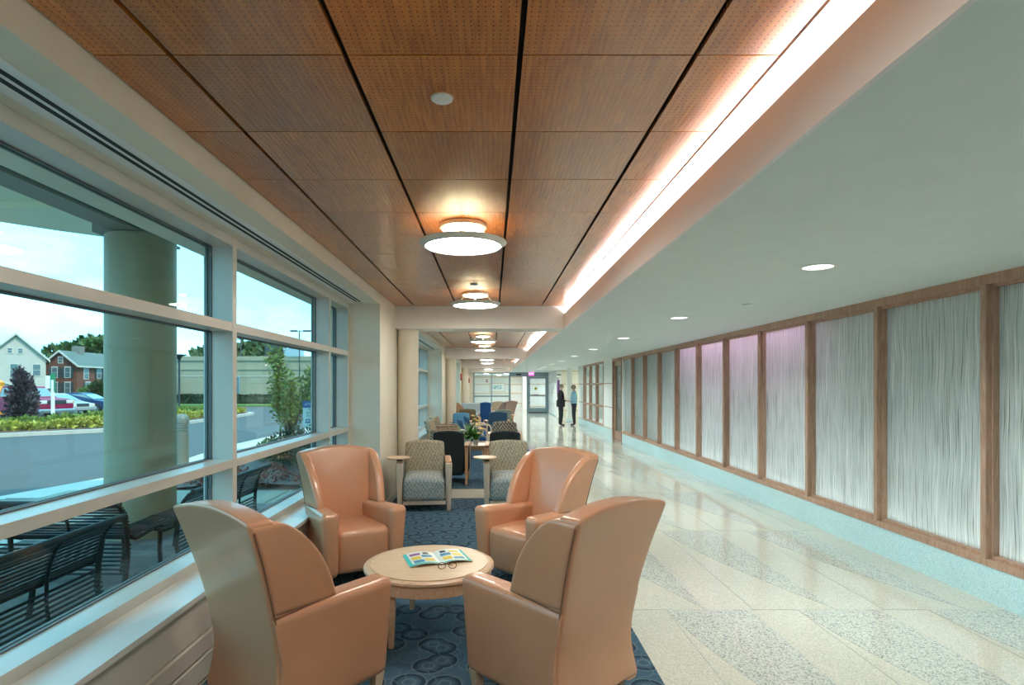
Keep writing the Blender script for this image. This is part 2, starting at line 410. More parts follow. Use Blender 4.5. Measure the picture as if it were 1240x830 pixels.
def inst(name, me, parent=None, loc=(0, 0, 0), rotz=0.0):
    o = bpy.data.objects.new(name, me); COL.objects.link(o); o.location = loc; o.rotation_euler = (0, 0, rotz)
    if parent is not None: o.parent = parent
    return o
def empty(name, loc=(0, 0, 0), rotz=0.0):
    o = bpy.data.objects.new(name, None); COL.objects.link(o); o.location = loc; o.rotation_euler = (0, 0, rotz)
    o.empty_display_size = 0.1; return o
def tag(o, label, cat, group=None):
    o['label'] = label; o['category'] = cat
    if group: o['group'] = group
    return o
def struct(o): o['kind'] = 'structure'; return o
def stuff(o): o['kind'] = 'stuff'; return o
def copy_tree(o, parent=None):
    c = o.copy(); COL.objects.link(c)
    if parent is not None: c.parent = parent
    for ch in list(o.children): copy_tree(ch, c)
    return c
def interp(x, xs, ys):
    if x <= xs[0]: return ys[0]
    if x >= xs[-1]: return ys[-1]
    n = len(xs)
    d = [(ys[i+1]-ys[i])/(xs[i+1]-xs[i]) for i in range(n-1)]
    m = [d[0]]+[(d[i-1]+d[i])/2 for i in range(1, n-1)]+[d[-1]]
    for i in range(n-1):
        if x <= xs[i+1]:
            h = xs[i+1]-xs[i]; t = (x-xs[i])/h
            return ((2*t**3-3*t*t+1)*ys[i]+(t**3-2*t*t+t)*h*m[i]+(-2*t**3+3*t*t)*ys[i+1]+(t**3-t*t)*h*m[i+1])
def text(name, s, size, material, parent, loc, rot, depth=0.001):
    cu = bpy.data.curves.new(name, 'FONT'); cu.body = s; cu.size = size; cu.extrude = depth; cu.align_x = 'CENTER'; cu.align_y = 'CENTER'
    t = bpy.data.objects.new(name, cu); COL.objects.link(t)
    dg = bpy.context.evaluated_depsgraph_get(); me = bpy.data.meshes.new_from_object(t.evaluated_get(dg))
    bpy.data.objects.remove(t); me.name = name; me.materials.clear(); me.materials.append(M[material])
    o = bpy.data.objects.new(name, me); COL.objects.link(o); o.parent = parent; o.location = loc; o.rotation_euler = rot
    return o

# ================================================================== the room shell
WX = -1.785            # inner face of the window framing
GX = -1.95             # glass plane
PX = -1.40             # inner face of the piers / edge of the wood ceiling
RX = 3.71              # inner face of the right wall
ZC = 2.768             # wood ceiling
ZS = 2.455             # low ceiling
ZH = 2.648             # window head soffit
Y0 = -2.6              # wall behind the camera
YE = 35.4              # glazed end wall
PITCH = 9.0
NB = 4

# floor ----------------------------------------------------------------------
floor = struct(MB().box(-2.0, 6.2, Y0, 50, -0.3, 0.0).build('floor', 'terrazzo', smooth=False))
# terrazzo inlays: tapering grey wedges, one curved edge and one straight edge
def wedge_mesh(w=0.60, L=2.30, n=10):
    left = [(-w*(1-(i/n)**1.6), -L*i/n) for i in range(n+1)]
    pts = left+[(0, -L*i/n) for i in range(n, -1, -1)]
    pts = [p for i, p in enumerate(pts) if i == 0 or (abs(p[0]-pts[i-1][0])+abs(p[1]-pts[i-1][1])) > 1e-4]
    return MB().prism(pts, 0.0, 0.0012).mesh('terrazzo_inlay', 'terrazzo_grey', False)
wm = wedge_mesh()
strip_long = MB().box(-.0028, .0028, 0, 2.305, 0, .0016).mesh('divider_strip', 'divider', False)
strip_cross = MB().box(.93, RX, -.0028, .0028, 0, .0016).mesh('divider_strip', 'divider', False)
for k in range(-1, 13):
    yr0 = 4.206+2.305*k
    inst('divider_strip', strip_cross, floor, (0, yr0, 0))
    for j in range(-1, 4):
        xr = 1.86+((-.315*k) % .945)+.945*(j-1)        # straight edge of this wedge
        if xr-.60 > RX-.05 or xr < 1.0: continue
        for xs in (xr-.60, xr):
            if .96 < xs < RX-.02: inst('divider_strip', strip_long, floor, (xs, yr0-2.305, 0))
        if xr <= RX and xr-.6 >= .93:
            inst('terrazzo_inlay', wm, floor, (xr, yr0, 0))
        else:                                           # cut by the wall base or by the carpet
            n = 14; lo, hi = .935-xr, RX-.005-xr
            pts = [(max(lo, min(hi, -.6*(1-(i/n)**1.6))), -2.3*i/n) for i in range(n+1)]+[(max(lo, min(hi, 0)), -2.3*i/n) for i in range(n, -1, -1)]
            pts = [p for i, p in enumerate(pts) if i == 0 or (abs(p[0]-pts[i-1][0])+abs(p[1]-pts[i-1][1])) > 1e-4]
            inst('terrazzo_inlay', MB().prism(pts, 0, .0012).mesh('terrazzo_inlay', 'terrazzo_grey', False), floor, (xr, yr0, 0))
# carpets (one per bay, a terrazzo strip left under every beam)
for k in range(NB):
    y0, y1 = (-2.5 if k == 0 else .15+PITCH*k), min(8.37+PITCH*k, YE-1.2)
    wa, wb_ = .95+PITCH*k, min(7.25+PITCH*k, y1-.02)      # carpet runs into the window bay between the piers
    c = MB().prism([(.93, y0), (.93, y1), (PX+.014, y1), (PX+.014, wb_), (-1.565, wb_), (-1.565, wa), (PX+.014, wa), (PX+.014, y0)], 0.0005, .007).build('carpet', 'carpet', smooth=False)
    tag(c, ['blue-grey carpet with ring pattern under the round maple table', 'blue-grey ring-patterned carpet under the flower table and charcoal armchairs',
            'blue-grey ring-patterned carpet under the mauve wing chairs', 'blue-grey ring-patterned carpet in front of the glazed end wall'][k], 'carpet')

# left wall: piers between the window bays ------------------------------------
wl_ = MB()
piers = [(Y0-0.2, .93)]+[(7.27+PITCH*k, 9.93+PITCH*k) for k in range(NB)]
piers = [(a, min(b, YE)) for a, b in piers if a < YE]
for a, b in piers: wl_.box(-2.15, PX, a, b, -.3, 3.6)
for k in range(NB):
    a, b = .93+PITCH*k, min(7.27+PITCH*k, YE)
    if a > YE: continue
    wl_.box(-2.15, -2.03, a, b, -.3, .47)       # apron under the glass
    wl_.box(-2.15, WX-.02, a, b, ZH-.07+.005, 3.6)   # header
    wl_.box(WX-.05, PX, a, b, ZH, 3.6)           # lowered soffit over the window
wall_left = struct(wl_.build('wall_left', 'cream', smooth=False))
# slot diffusers in the soffit
for k in range(3):
    a, b = .95+PITCH*k, 7.1+PITCH*k
    g = empty('slot_diffuser', (-1.63, a, ZH))
    MB().box(-.085, .085, 0, b-a, -.004, .0).build('diffuser_frame', 'sill', g, smooth=False)
    for dx in (-.018, .027): MB().box(dx-.011, dx+.011, .03, b-a-.03, -.0065, -.003).build('air_slot', 'black', g, smooth=False)
    tag(g, ['long black air slot in soffit above the window with benches outside', 'long black air slot in soffit above the window behind the first round column',
            'long black air slot in soffit above the far window past the second column'][k], 'air vent')

# windows ---------------------------------------------------------------------
def window(k):
    Y = PITCH*k; w = empty('window_%d' % (k+1), (0, Y, 0)); struct(w)
    y0, y1 = .93, min(7.27, YE-Y)
    fr = MB()
    mul = [(y0, y0+.065), (1.63, 1.695), (4.005, 4.07), (6.375, 6.44), (7.205, 7.27)]
    rails = [(ZH-.068, ZH), (CAMZ+.379, CAMZ+.439), (CAMZ-.560, CAMZ-.505), (.505, .56)]
    for a, b in mul: MB().box(GX-.035, WX, a, b, .505, ZH-.004).build('mullion', 'frame', w, smooth=False)
    for i, (a, b) in enumerate(rails):
        for j in range(len(mul)-1):
            MB().box(GX-.035, WX-.0015, mul[j][1], mul[j+1][0], a, b).build('transom' if 0 < i < 3 else ('head_rail' if i == 0 else 'bottom_rail'), 'frame', w, smooth=False)
    for j in range(len(mul)-1):
        for i in range(3):
            ya, yb = mul[j][1], mul[j+1][0]; za, zb = rails[i+1][1], rails[i][0]
            p = MB().box(GX-.006, GX+.006, ya, yb, za, zb).build('pane', 'glass', w, smooth=False)
            gs = MB()
            for (d0, d1) in ((.012, .022),):
                gs.box(GX+.006, GX+.022, ya, ya+.008, za, zb).box(GX+.006, GX+.022, yb-.008, yb, za, zb)
                gs.box(GX+.006, GX+.022, ya, yb, za, za+.008).box(GX+.006, GX+.022, ya, yb, zb-.008, zb)
                gs.box(GX-.022, GX-.006, ya, ya+.008, za, zb).box(GX-.022, GX-.006, yb-.008, yb, za, zb)
                gs.box(GX-.022, GX-.006, ya, yb, za, za+.008).box(GX-.022, GX-.006, ya, yb, zb-.008, zb)
            gs.build('gasket', 'gasket', p, smooth=False)
    MB().box(GX-.06, -1.556, y0, y1, .475, .505).build('sill', 'sill', w, smooth=False)
    return w
for k in range(3): window(k)
# last bay is short of the end wall: a plain narrow window
def short_window(k):
    Y = PITCH*k; w = empty('window_%d' % (k+1), (0, Y, 0)); struct(w)
    y0, y1 = .93, 7.27
    for a, b in ((y0, y0+.065), (y1-.065, y1), (4.0, 4.065)): MB().box(GX-.035, WX, a, b, .505, ZH-.004).build('mullion', 'frame', w, smooth=False)
    for a, b in ((ZH-.068, ZH-.004), (1.994, 2.054), (1.055, 1.11), (.505, .56)): MB().box(GX-.035, WX-.0015, y0, y1, a, b).build('transom', 'frame', w, smooth=False)
    MB().box(GX-.006, GX+.006, y0, y1, .56, ZH-.07).build('pane', 'glass', w, smooth=False)
    MB().box(GX-.06, -1.556, y0, y1, .475, .505).build('sill', 'sill', w, smooth=False)
short_window(3)
# fin-tube heater enclosure under each sill
for k in range(3):
    a, b = .93+PITCH*k, 7.27+PITCH*k
    g = empty('radiator_cover', (0, a, 0)); L = b-a
    MB().box(-1.93, -1.585, .004, L-.004, .26, .473).build('top_panel', 'radiator', g, smooth=False)
    MB().prism([(-1.93, .02), (-1.572, .02), (-1.572, .135), (-1.60, .14), (-1.93, .14)], .004, L-.004, 'Y').build('bottom_panel', 'radiator', g, smooth=False)
    MB().prism([(-1.93, .15), (-1.60, .15), (-1.575, .155), (-1.575, .245), (-1.60, .25), (-1.93, .25)], .004, L-.004, 'Y').build('middle_panel', 'radiator', g, smooth=False)
    MB().box(-1.92, -1.615, .006, L-.006, .0, .47).build('back_box', 'black', g, smooth=False)
    tag(g, ['beige metal radiator cover under the window with benches outside', 'beige metal radiator cover under the window past the first round column',
            'beige metal radiator cover under the window past the second round column'][k], 'radiator')
# round columns
for k in range(NB-1):
    c = MB().lathe([(.155, 0), (.155, ZS+.02)], (0, 0, 0), 40).build('round_column', 'cream', loc=(-1.245, 8.62+PITCH*k, 0))
    tag(c, ['round cream column standing next to the tweed armchair with tablet arm', 'round cream column beside the patterned chairs backing on the window',
            'round cream column beyond the dusty pink wing chair by the window'][k], 'column')
# baseboard on piers
bb = MB()
for a, b in piers: bb.box(PX, PX+.012, a+.0, b, .0, .10)
struct(bb.build('baseboard_left', 'radiator', smooth=False))

# ceilings ----------------------------------------------------------------------
LIPX = 1.036; LIPZ = CAMZ+1.045
ceil = empty('ceiling', (0, 0, 0)); struct(ceil)
MB().box(-2.17, 6.4, Y0-.2, 50, 3.4, 4.4).build('roof_slab', 'white', ceil, smooth=False)
low = MB().prism([(LIPX+.004, ZS), (6.4, ZS), (6.4, ZS+.06), (LIPX+.004, ZS+.06)], Y0, YE, 'Y').build('low_ceiling', 'soffit', ceil, smooth=False)
MB().box(LIPX, LIPX+.02, Y0, YE, ZS-.001, LIPZ).build('cove_lip', 'lip', ceil, smooth=False)
MB().box(-2.1, 6.4, YE, 50, ZS, ZS+.06).build('vestibule_ceiling', 'soffit', ceil, smooth=False)
MB().prism([(LIPX+.005, ZC+.012), (1.40, ZC+.012), (1.40, ZS+.06), (1.45, ZS+.06), (1.45, ZC+.05), (LIPX+.005, ZC+.05)], Y0, YE, 'Y').build('cove_lining', 'white', ceil, smooth=False)
wood_x = [PX, -1.122, -.512, .098, .708, 1.008]
tile_cache = {}
def tile(w, L, plain):
    key = (round(w, 3), round(L, 3), plain)
    if key not in tile_cache:
        gx, gy = .010, .0035
        tile_cache[key] = MB().box(-w/2+gx, w/2-gx, -L/2+gy, L/2-gy, 0, .018).mesh('ceiling_panel', 'ceil_wood_plain' if plain else 'ceil_wood', False)
    return tile_cache[key]
for k in range(NB):
    Y = PITCH*k; ya, yb = -.12+Y, min(8.38+Y, YE)
    if k == 0: ya = Y0
    MB().box(PX, 1.04, ya, yb, ZC+.045, ZC+.06).build('ceiling_backing', 'black', ceil, smooth=False)
    cuts = [ya]+[Y+2.026+.61*i for i in range(-8, 11) if ya+.05 < Y+2.026+.61*i < yb-.05]+[yb]
    for i in range(len(cuts)-1):
        for j in range(5):
            w = wood_x[j+1]-wood_x[j]; L = cuts[i+1]-cuts[i]
            yc = (cuts[i]+cuts[i+1])/2-Y
            plain = j == 2 and (abs(yc-3.54) < .1 or abs(yc-6.59) < .1)
            xc = (wood_x[j]+wood_x[j+1])/2
            inst('ceiling_panel', tile(w, L, plain), ceil, (xc, (cuts[i]+cuts[i+1])/2, ZC))
    # edge trim by the cove
    MB().box(1.008, 1.022, ya, yb, ZC-.004, ZC+.045).build('edge_trim', 'white', ceil, smooth=False)
    # cross beam
    MB().box(PX-.01, LIPX+.01, min(8.38+Y, YE-.4), min(8.88+Y, YE), ZS-.008, ZC+.3).build('cross_beam', 'white', ceil, smooth=False)
# fluorescent tubes hidden behind the cove lip
for k in range(NB):
    ya, yb = (Y0 if k == 0 else -.1+PITCH*k), min(8.36+PITCH*k, YE)
    g = empty('cove_light', (1.22, ya, ZS+.06))
    MB().box(-.05, .05, .1, yb-ya-.1, 0, .03).build('batten', 'white', g, smooth=False)
    MB().box(-.03, .03, .1, yb-ya-.1, .032, .06).build('tube', 'cove', g, smooth=False)
    tag(g, 'continuous white light trough along the edge of the wood ceiling', 'light', 'cove light runs')

# pendant ceiling lamps -----------------------------------------------------------
def make_pendant():
    t = empty('ceiling_lamp')
    d = MB().lathe([(.168, -.004), (.168, -.03), (.155, -.034)], seg=40).build('canopy', 'nickel', t)
    MB().lathe([(.150, -.0345), (.148, -.037)], seg=40).build('upper_diffuser', 'uplight', t)
    # wide shallow dish with a dark ring
    MB().lathe([(.275, -.158), (.311, -.132), (.308, -.126), (.272, -.146)], seg=56, cap=False).build('dish_rim', 'lamp_white', t)
    MB().tube([(.274*math.cos(2*PI*i/56), .274*math.sin(2*PI*i/56), -.157) for i in range(56)], .0055, 6, True).build('ring', 'nickel', t)
    MB().lathe([(.001, -.176), (.10, -.174), (.20, -.166), (.268, -.152)], seg=48, cap=False).build('lens', 'lens', t)
    MB().lathe([(.001, -.142), (.268, -.142), (.270, -.146), (.001, -.146)], seg=48, cap=False).build('added_light_block', 'lamp_white', t)  # added disc, unseen from below, keeps the lens from shining upward
    for a in (.5, .5+2*PI/3, .5+4*PI/3):
        MB().tube([(.16*math.cos(a), .16*math.sin(a), -.02), (.285*math.cos(a), .285*math.sin(a), -.135)], .004, 6).build('strut', 'nickel', t)
    MB().tube([(0, 0, -.034), (0, 0, -.17)], .008, 8).build('stem', 'nickel', t)
    tag(t, 'round glowing dish lamp hung under a wood ceiling panel', 'ceiling lamp', 'dish lamps in a row along the wood ceiling')
    return t
pend = make_pendant()
first = True
for k in range(NB):
    for y in (1.1, 4.15, 7.2):
        yy = y+PITCH*k
        if yy > YE-1: continue
        o = pend if first else copy_tree(pend); first = False
        o.location = (-.207, yy, ZC)
# small discs on the wood ceiling
sp_ = empty('ceiling_speaker', (-.2, 2.32, ZC))
MB().lathe([(.043, -.001), (.043, -.010), (.039, -.013)], seg=32).build('cover', 'plastic_white', sp_)
MB().lathe([(.047, 0), (.047, -.004)], seg=32).build('rim', 'beech_dark', sp_)
tag(sp_, 'small pale disc cover on the unlit ceiling panel without a lamp', 'cover plate')
sp_ = empty('sprinkler_cap', (-.205, 6.57, ZC))
MB().lathe([(.045, -.001), (.045, -.010), (.041, -.013)], seg=24).build('cover', 'plastic_white', sp_)
MB().lathe([(.05, 0), (.05, -.004)], seg=24).build('rim', 'nickel', sp_)
tag(sp_, 'small white disc on the ceiling panel between the two dish lamps', 'cover plate')
# recessed downlights in the low ceiling
first = None
for i in range(0, 11):
    y = 1.05+3.03*i
    if y > 34: break
    if first is None:
        dl = empty('downlight'); tag(dl, 'round recessed downlight set in the smooth low ceiling', 'downlight', 'recessed downlights along the low ceiling'); first = dl
        MB().lathe([(.118, 0), (.118, -.006), (.098, -.008), (.098, -.001)], seg=36, cap=False).build('trim_ring', 'lamp_white', dl)
        MB().lathe([(.001, -.003), (.097, -.003)], seg=36, cap=False).build('lens', 'down', dl)
        ld = bpy.data.lights.new('bulb', 'AREA'); ld.shape = 'DISK'; ld.size = .19; ld.energy = DOWN_W; ld.spread = math.radians(130); ld.color = (.92, 1.0, .97)
        lo = bpy.data.objects.new('bulb', ld); COL.objects.link(lo); lo.parent = dl; lo.location = (0, 0, -.0095)
    else: dl = copy_tree(first)
    dl.location = (2.283, y, ZS)
first = None
for y in (5.96, 10.4, 15.0, 19.5):
    if first is None:
        s = empty('sprinkler_cap'); first = s; tag(s, 'tiny white sprinkler cap on the smooth low ceiling', 'sprinkler', 'sprinkler caps in the low ceiling')
        MB().lathe([(.05, 0), (.05, -.006), (.045, -.009)], seg=24).build('cap', 'soffit', s)
        MB().lathe([(.056, 0), (.056, -.003)], seg=24).build('ring', 'lamp_white', s)
    else: s = copy_tree(first)
    s.location = (2.62, y, ZS)

# right wall -----------------------------------------------------------------------
CURB = .267
wr = MB()
wr.box(4.15, 4.35, Y0-.2, 16.66, -.3, 3.6)
wr.box(RX+.10, 4.15, Y0-.2, Y0, 0, ZS)
wr.box(RX+.005, 4.2, 16.60, 16.66, 0, ZS)              # door jamb walls
wr.box(RX+.06, 4.35, 17.98, 19.40, -.3, ZS)
wr.box(RX+.06, 4.35, 23.62, 25.1, -.3, ZS)
wr.box(RX+.06, 4.35, 19.40, 23.62, -.3, .30)
wr.box(5.9, 6.1, 16.6, 50, -.3, 3.6)                   # room behind the lattice
wr.box(4.35, 6.0, 25.0, 25.1, -.3, ZS)
wr.box(4.35, 6.0, 16.6, 16.7, -.3, ZS)
wall_right = struct(wr.build('wall_right', 'white', smooth=False))
# panels in wooden frames
MUL = [4.362-1.235*i for i in range(5, 0, -1)]+[4.362+1.235*i for i in range(0, 11)]
wp = empty('panelling', (RX, 0, 0)); wp.parent = wall_right
MB().box(0, .42, MUL[0]-.6, 16.6, 0, CURB).build('terrazzo_curb', 'terrazzo_base', wp, smooth=False)
MB().box(-.006, .11, MUL[0]-.6, 16.66, CURB, CURB+.055).build('bottom_rail', 'oak', wp, smooth=False)
MB().box(.03, .11, MUL[0]-.6, 16.66, CURB+.055, CURB+.08).build('bottom_stop', 'oak', wp, smooth=False)
MB().box(-.006, .11, MUL[0]-.6, 16.66, ZS-.075, ZS).build('top_rail', 'oak', wp, smooth=False)
MB().box(.03, .11, MUL[0]-.6, 16.66, ZS-.10, ZS-.075).build('top_stop', 'oak', wp, smooth=False)
MB().box(.10, .44, MUL[0]-.6, 16.6, ZS-.01, ZS+.0).build('cavity_top', 'white', wp, smooth=False)
mm = MB().box(-.012, .10, -.025, .025, CURB+.055, ZS-.075).mesh('stile', 'oak', False)
ms_ = MB().box(.028, .10, .025, .042, CURB+.08, ZS-.10).box(.028, .10, -.042, -.025, CURB+.08, ZS-.10).box(.012, .10, .025, .030, CURB+.06, ZS-.08).box(.012, .10, -.030, -.025, CURB+.06, ZS-.08).mesh('stile_stop', 'oak', False)
pm = MB().box(-.006, .006, -.60, .60, 0, ZS-.09-(CURB+.07)).mesh('resin_panel', 'resin', False)
for y in MUL:
    inst('stile', mm, wp, (0, y+.025, 0)); inst('stile_stop', ms_, wp, (0, y+.025, 0))
    if y < 16.5: inst('resin_panel', pm, wp, (.082, y+.025+.6175, CURB+.07))
# light strips inside the cavity behind the panels
M['cav_white'] = emit('cavity_white_led', (.92, .98, 1.0), CAVITY_E)
M['cav_pink'] = emit('cavity_pink_led', (1.0, .50, .86), CAVITY_E*2.4)
g = empty('panel_backlight', (RX+.20, 0, CURB+.004)); MB().box(-.02, .04, MUL[0], 13.0, 0, .02).build('housing', 'white', g, smooth=False)
MB().box(-.015, .035, MUL[0], 13.0, .021, .03).build('led_strip', 'cav_white', g, smooth=False)
tag(g, 'white light strip glowing behind the bottom of the resin wall panels', 'light')
g = empty('panel_backlight', (RX+.20, 0, ZS-.012)); MB().box(-.02, .04, 6.9, 11.7, -.02, 0).build('housing', 'white', g, smooth=False)
MB().box(-.015, .035, 6.9, 11.7, -.03, -.021).build('led_strip', 'cav_pink', g, smooth=False)
tag(g, 'pink light strip glowing behind the top of the resin wall panels', 'light')

# door in the right wall, lattice of glazed openings, recess --------------------------
d1 = empty('door_1', (RX, 16.69, 0)); struct(d1)
MB().box(-.012, .12, .0, .09, 0, ZS-.08).build('jamb', 'oak', d1, smooth=False)
MB().box(-.012, .12, 1.20, 1.29, 0, ZS-.08).build('jamb', 'oak', d1, smooth=False)
MB().box(-.012, .12, .0, 1.29, ZS-.08, ZS).build('door_head', 'oak', d1, smooth=False)
lf = MB().box(.05, .095, .09, .22, 0.01, ZS-.08).box(.05, .095, 1.08, 1.20, .01, ZS-.08).box(.05, .095, .22, 1.08, .01, .26).box(.05, .095, .22, 1.08, ZS-.22, ZS-.08).build('door_leaf', 'oak', d1, smooth=False)
MB().box(.066, .078, .22, 1.08, .26, ZS-.22).build('door_glass', 'glass_in', d1, smooth=False)
MB().tube([(.05, .17, 1.02), (-.01, .17, 1.02), (-.01, .29, 1.02)], .01, 8).build('door_handle', 'nickel', d1)
# white panels and lattice (children of the right wall)
lat = empty('lattice', (RX, 0, 0)); lat.parent = wall_right
MB().box(0, .42, 17.99, 25.1, 0, CURB).build('terrazzo_curb', 'terrazzo_base', lat, smooth=False)
for (a, b) in ((17.99, 19.38), (23.68, 25.1)):
    for (z0, z1) in ((CURB+.03, .94), (.97, 1.69), (1.72, ZS)): MB().box(.005, .06, a, b, z0, z1).build('wall_panel', 'white', lat, smooth=False)
    for z in (.94, 1.69): MB().box(.0, .06, a, b, z, z+.03).build('trim_strip', 'oak', lat, smooth=False)
    MB().box(.0, .06, a, b, CURB, CURB+.03).build('trim_strip', 'oak', lat, smooth=False)
for y in (19.38, 20.78, 22.18, 23.58): MB().box(-.01, .10, y, y+.10, CURB, ZS).build('lattice_post', 'oak', lat, smooth=False)
for z in (CURB, .90, 1.66, ZS-.07): MB().box(-.004, .09, 19.48, 23.58, z, z+.07).build('lattice_rail', 'oak', lat, smooth=False)
for i, y in enumerate((19.48, 20.88, 22.28)):
    for z0, z1 in ((CURB+.07, .90), (.97, 1.66), (1.73, ZS-.07)):
        MB().box(.05, .06, y, y+1.30, z0, z1).build('pane', 'glass_in', lat, smooth=False)
# recess past the lattice
wr2 = MB()
wr2.box(3.45, 6.0, 31.0, 31.15, -.3, 3.6); wr2.box(3.45, 3.6, 31.15, YE, -.3, 3.6)
wall_recess = struct(wr2.build('wall_recess', 'cream', smooth=False))
for z in (.30, .96, 1.70, ZS-.06): MB().box(3.47, 5.9, 30.97, 31.0, z, z+.05).build('trim_strip', 'maple', wall_recess, smooth=False)
for (z0, z1) in ((.05, .60), (.66, 1.20), (1.26, 1.80), (1.86, ZS-.02)): MB().box(3.42, 3.45, 31.02, YE-.05, z0, z1).build('wall_panel', 'white', wall_recess, smooth=False)
MB().box(3.40, 3.45, 31.02, YE-.05, 0, .05).build('baseboard_right', 'terrazzo_base', wall_recess, smooth=False)
pst = MB().box(-.10, .10, -.16, .16, 0, ZS).build('wall_post', 'white', loc=(3.62, 27.3, 0), smooth=False)
MB().box(-.11, .11, -.17, .17, 0, .10).build('post_base', 'terrazzo_base', pst, smooth=False)
tag(pst, 'white square post standing between the two talking people', 'post')
# directory board
M['purple'] = mat('purple_print', (.16, .03, .22), .5)
M['green_p'] = mat('green_print', (.12, .35, .22), .5)
M['ink'] = mat('blue_grey_ink', (.08, .11, .15), .6)
db = empty('directory_board', (3.46, 30.2, 0))
MB().box(-.13, .13, -.05, .05, 0, 2.42).build('board', 'white', db, smooth=False)
MB().box(-.09, .03, -.054, -.049, 1.10, 1.95).build('purple_banner', 'purple', db, smooth=False)
MB().box(.05, .11, -.054, -.049, .85, 1.50).build('green_strip', 'green_p', db, smooth=False)
MB().box(-.11, .11, -.054, -.049, 2.18, 2.24).build('heading_line', 'ink', db, smooth=False)
MB().box(-.11, -.02, -.054, -.049, 2.00, 2.05).build('number_line', 'ink', db, smooth=False)
tag(db, 'white directory board with purple banner behind the man in black', 'sign')
# paper notice on a resin panel
pn = empty('paper_notice', (RX+.070, 15.72, 0))
M['paper_blue'] = mat('light_blue_paper', (.45, .68, .75), .7)
MB().box(-.003, 0, -.14, .14, 1.42, 1.66).build('sheet', 'white', pn, smooth=False)
MB().box(-.003, 0, -.16, .16, 1.17, 1.40).build('sheet', 'paper_blue', pn, smooth=False)
tag(pn, 'pale blue paper notices taped on the resin panel beside the wooden door', 'notice')

# end wall: aluminium glazing, automatic doors ------------------------------------------
M['alum'] = mat('blue_grey_aluminium', (.27, .36, .40), .35, metal=.2)
M['alum_dk'] = mat('dark_door_edge', (.06, .07, .09), .5)
we = empty('wall_end', (0, YE, 0)); struct(we)
MB().box(-2.1, -1.16, 0, .2, 0, ZS).build('solid_part', 'cream', we, smooth=False)
MB().box(-1.16, 3.45, -.03, .1, ZS-.07, ZS).build('head_frame', 'alum', we, smooth=False)
for x0, x1 in ((-1.16, -1.07), (-.09, .0), (1.0, 1.12), (2.10, 2.2), (3.33, 3.45)): MB().box(x0, x1, -.03, .1, 0, ZS-.07).build('upright', 'alum', we, smooth=False)
for x0, x1 in ((-1.07, -.09), (.0, 1.0)):
    MB().box(x0, x1, 0, .08, .96, 1.06).build('rail', 'alum', we, smooth=False)
    MB().box(x0, x1, 0, .08, 0, .25).build('rail', 'alum', we, smooth=False)
    MB().box(x0, x1, .03, .045, .25, .96).build('pane', 'glass_in', we, smooth=False)
    MB().box(x0, x1, .03, .045, 1.06, ZS-.07).build('pane', 'glass_in', we, smooth=False)
MB().box(1.12, 3.33, -.04, .1, ZS-.25, ZS-.07).build('door_operator', 'alum', we, smooth=False)
MB().box(1.45, 1.75, -.08, -.04, ZS-.17, ZS-.09).build('door_sensor', 'black', we, smooth=False)
d2 = empty('door_2', (2.20, YE-.02, 0)); struct(d2)
MB().box(0, .10, 0, .05, .03, 2.2).build('stile', 'alum', d2, smooth=False)
MB().box(1.03, 1.13, 0, .05, .03, 2.2).build('stile', 'alum', d2, smooth=False)
MB().box(.10, 1.03, 0, .05, .03, .30).build('bottom_rail', 'alum', d2, smooth=False)
MB().box(.10, 1.03, 0, .05, 2.08, 2.2).build('top_rail', 'alum', d2, smooth=False)
MB().box(.10, 1.03, 0, .05, 1.00, 1.07).build('middle_rail', 'alum', d2, smooth=False)
MB().box(.10, 1.03, .02, .03, .30, 1.0).build('pane', 'glass_in', d2, smooth=False)
MB().box(.10, 1.03, .02, .03, 1.07, 2.08).build('pane', 'glass_in', d2, smooth=False)
MB().box(0, 1.13, -.01, .0, .0, .05).build('door_sweep', 'alum_dk', d2, smooth=False)
M['yellow'] = mat('yellow_print', (.55, .42, .03), .5); M['mauve_p'] = mat('mauve_print', (.42, .16, .38), .5)
MB().lathe([(.085, 0), (.085, .006)], (.45, -.012, 1.47), 24, 'Y').build('warning_sticker', 'yellow', d2)
MB().box(.25, .62, -.012, -.006, 1.08, 1.13).build('strip_sticker', 'mauve_p', d2, smooth=False)
for z in (.6, 1.75): MB().box(.01, .06, -.014, 0, z-.05, z+.05).build('lock', 'alum_dk', d2, smooth=False)
# exit sign
M['exit'] = emit('exit_pink', (1.0, .10, .55), 1.6)
M['exit_txt'] = emit('exit_letters', (1.0, .75, .9), 2.0)
ex = empty('exit_sign', (2.30, 34.2, ZS))
MB().box(-.155, .155, -.03, .03, -.22, -.01).build('face', 'exit', ex, smooth=False)
MB().box(-.03, .03, -.03, .03, -.012, 0).build('mount', 'lamp_white', ex, smooth=False)
text('lettering', 'EXIT', .15, 'exit_txt', ex, (0, -.033, -.115), (PI/2, 0, 0))
tag(ex, 'glowing pink EXIT sign hanging under the ceiling before the glazed doors', 'exit sign')
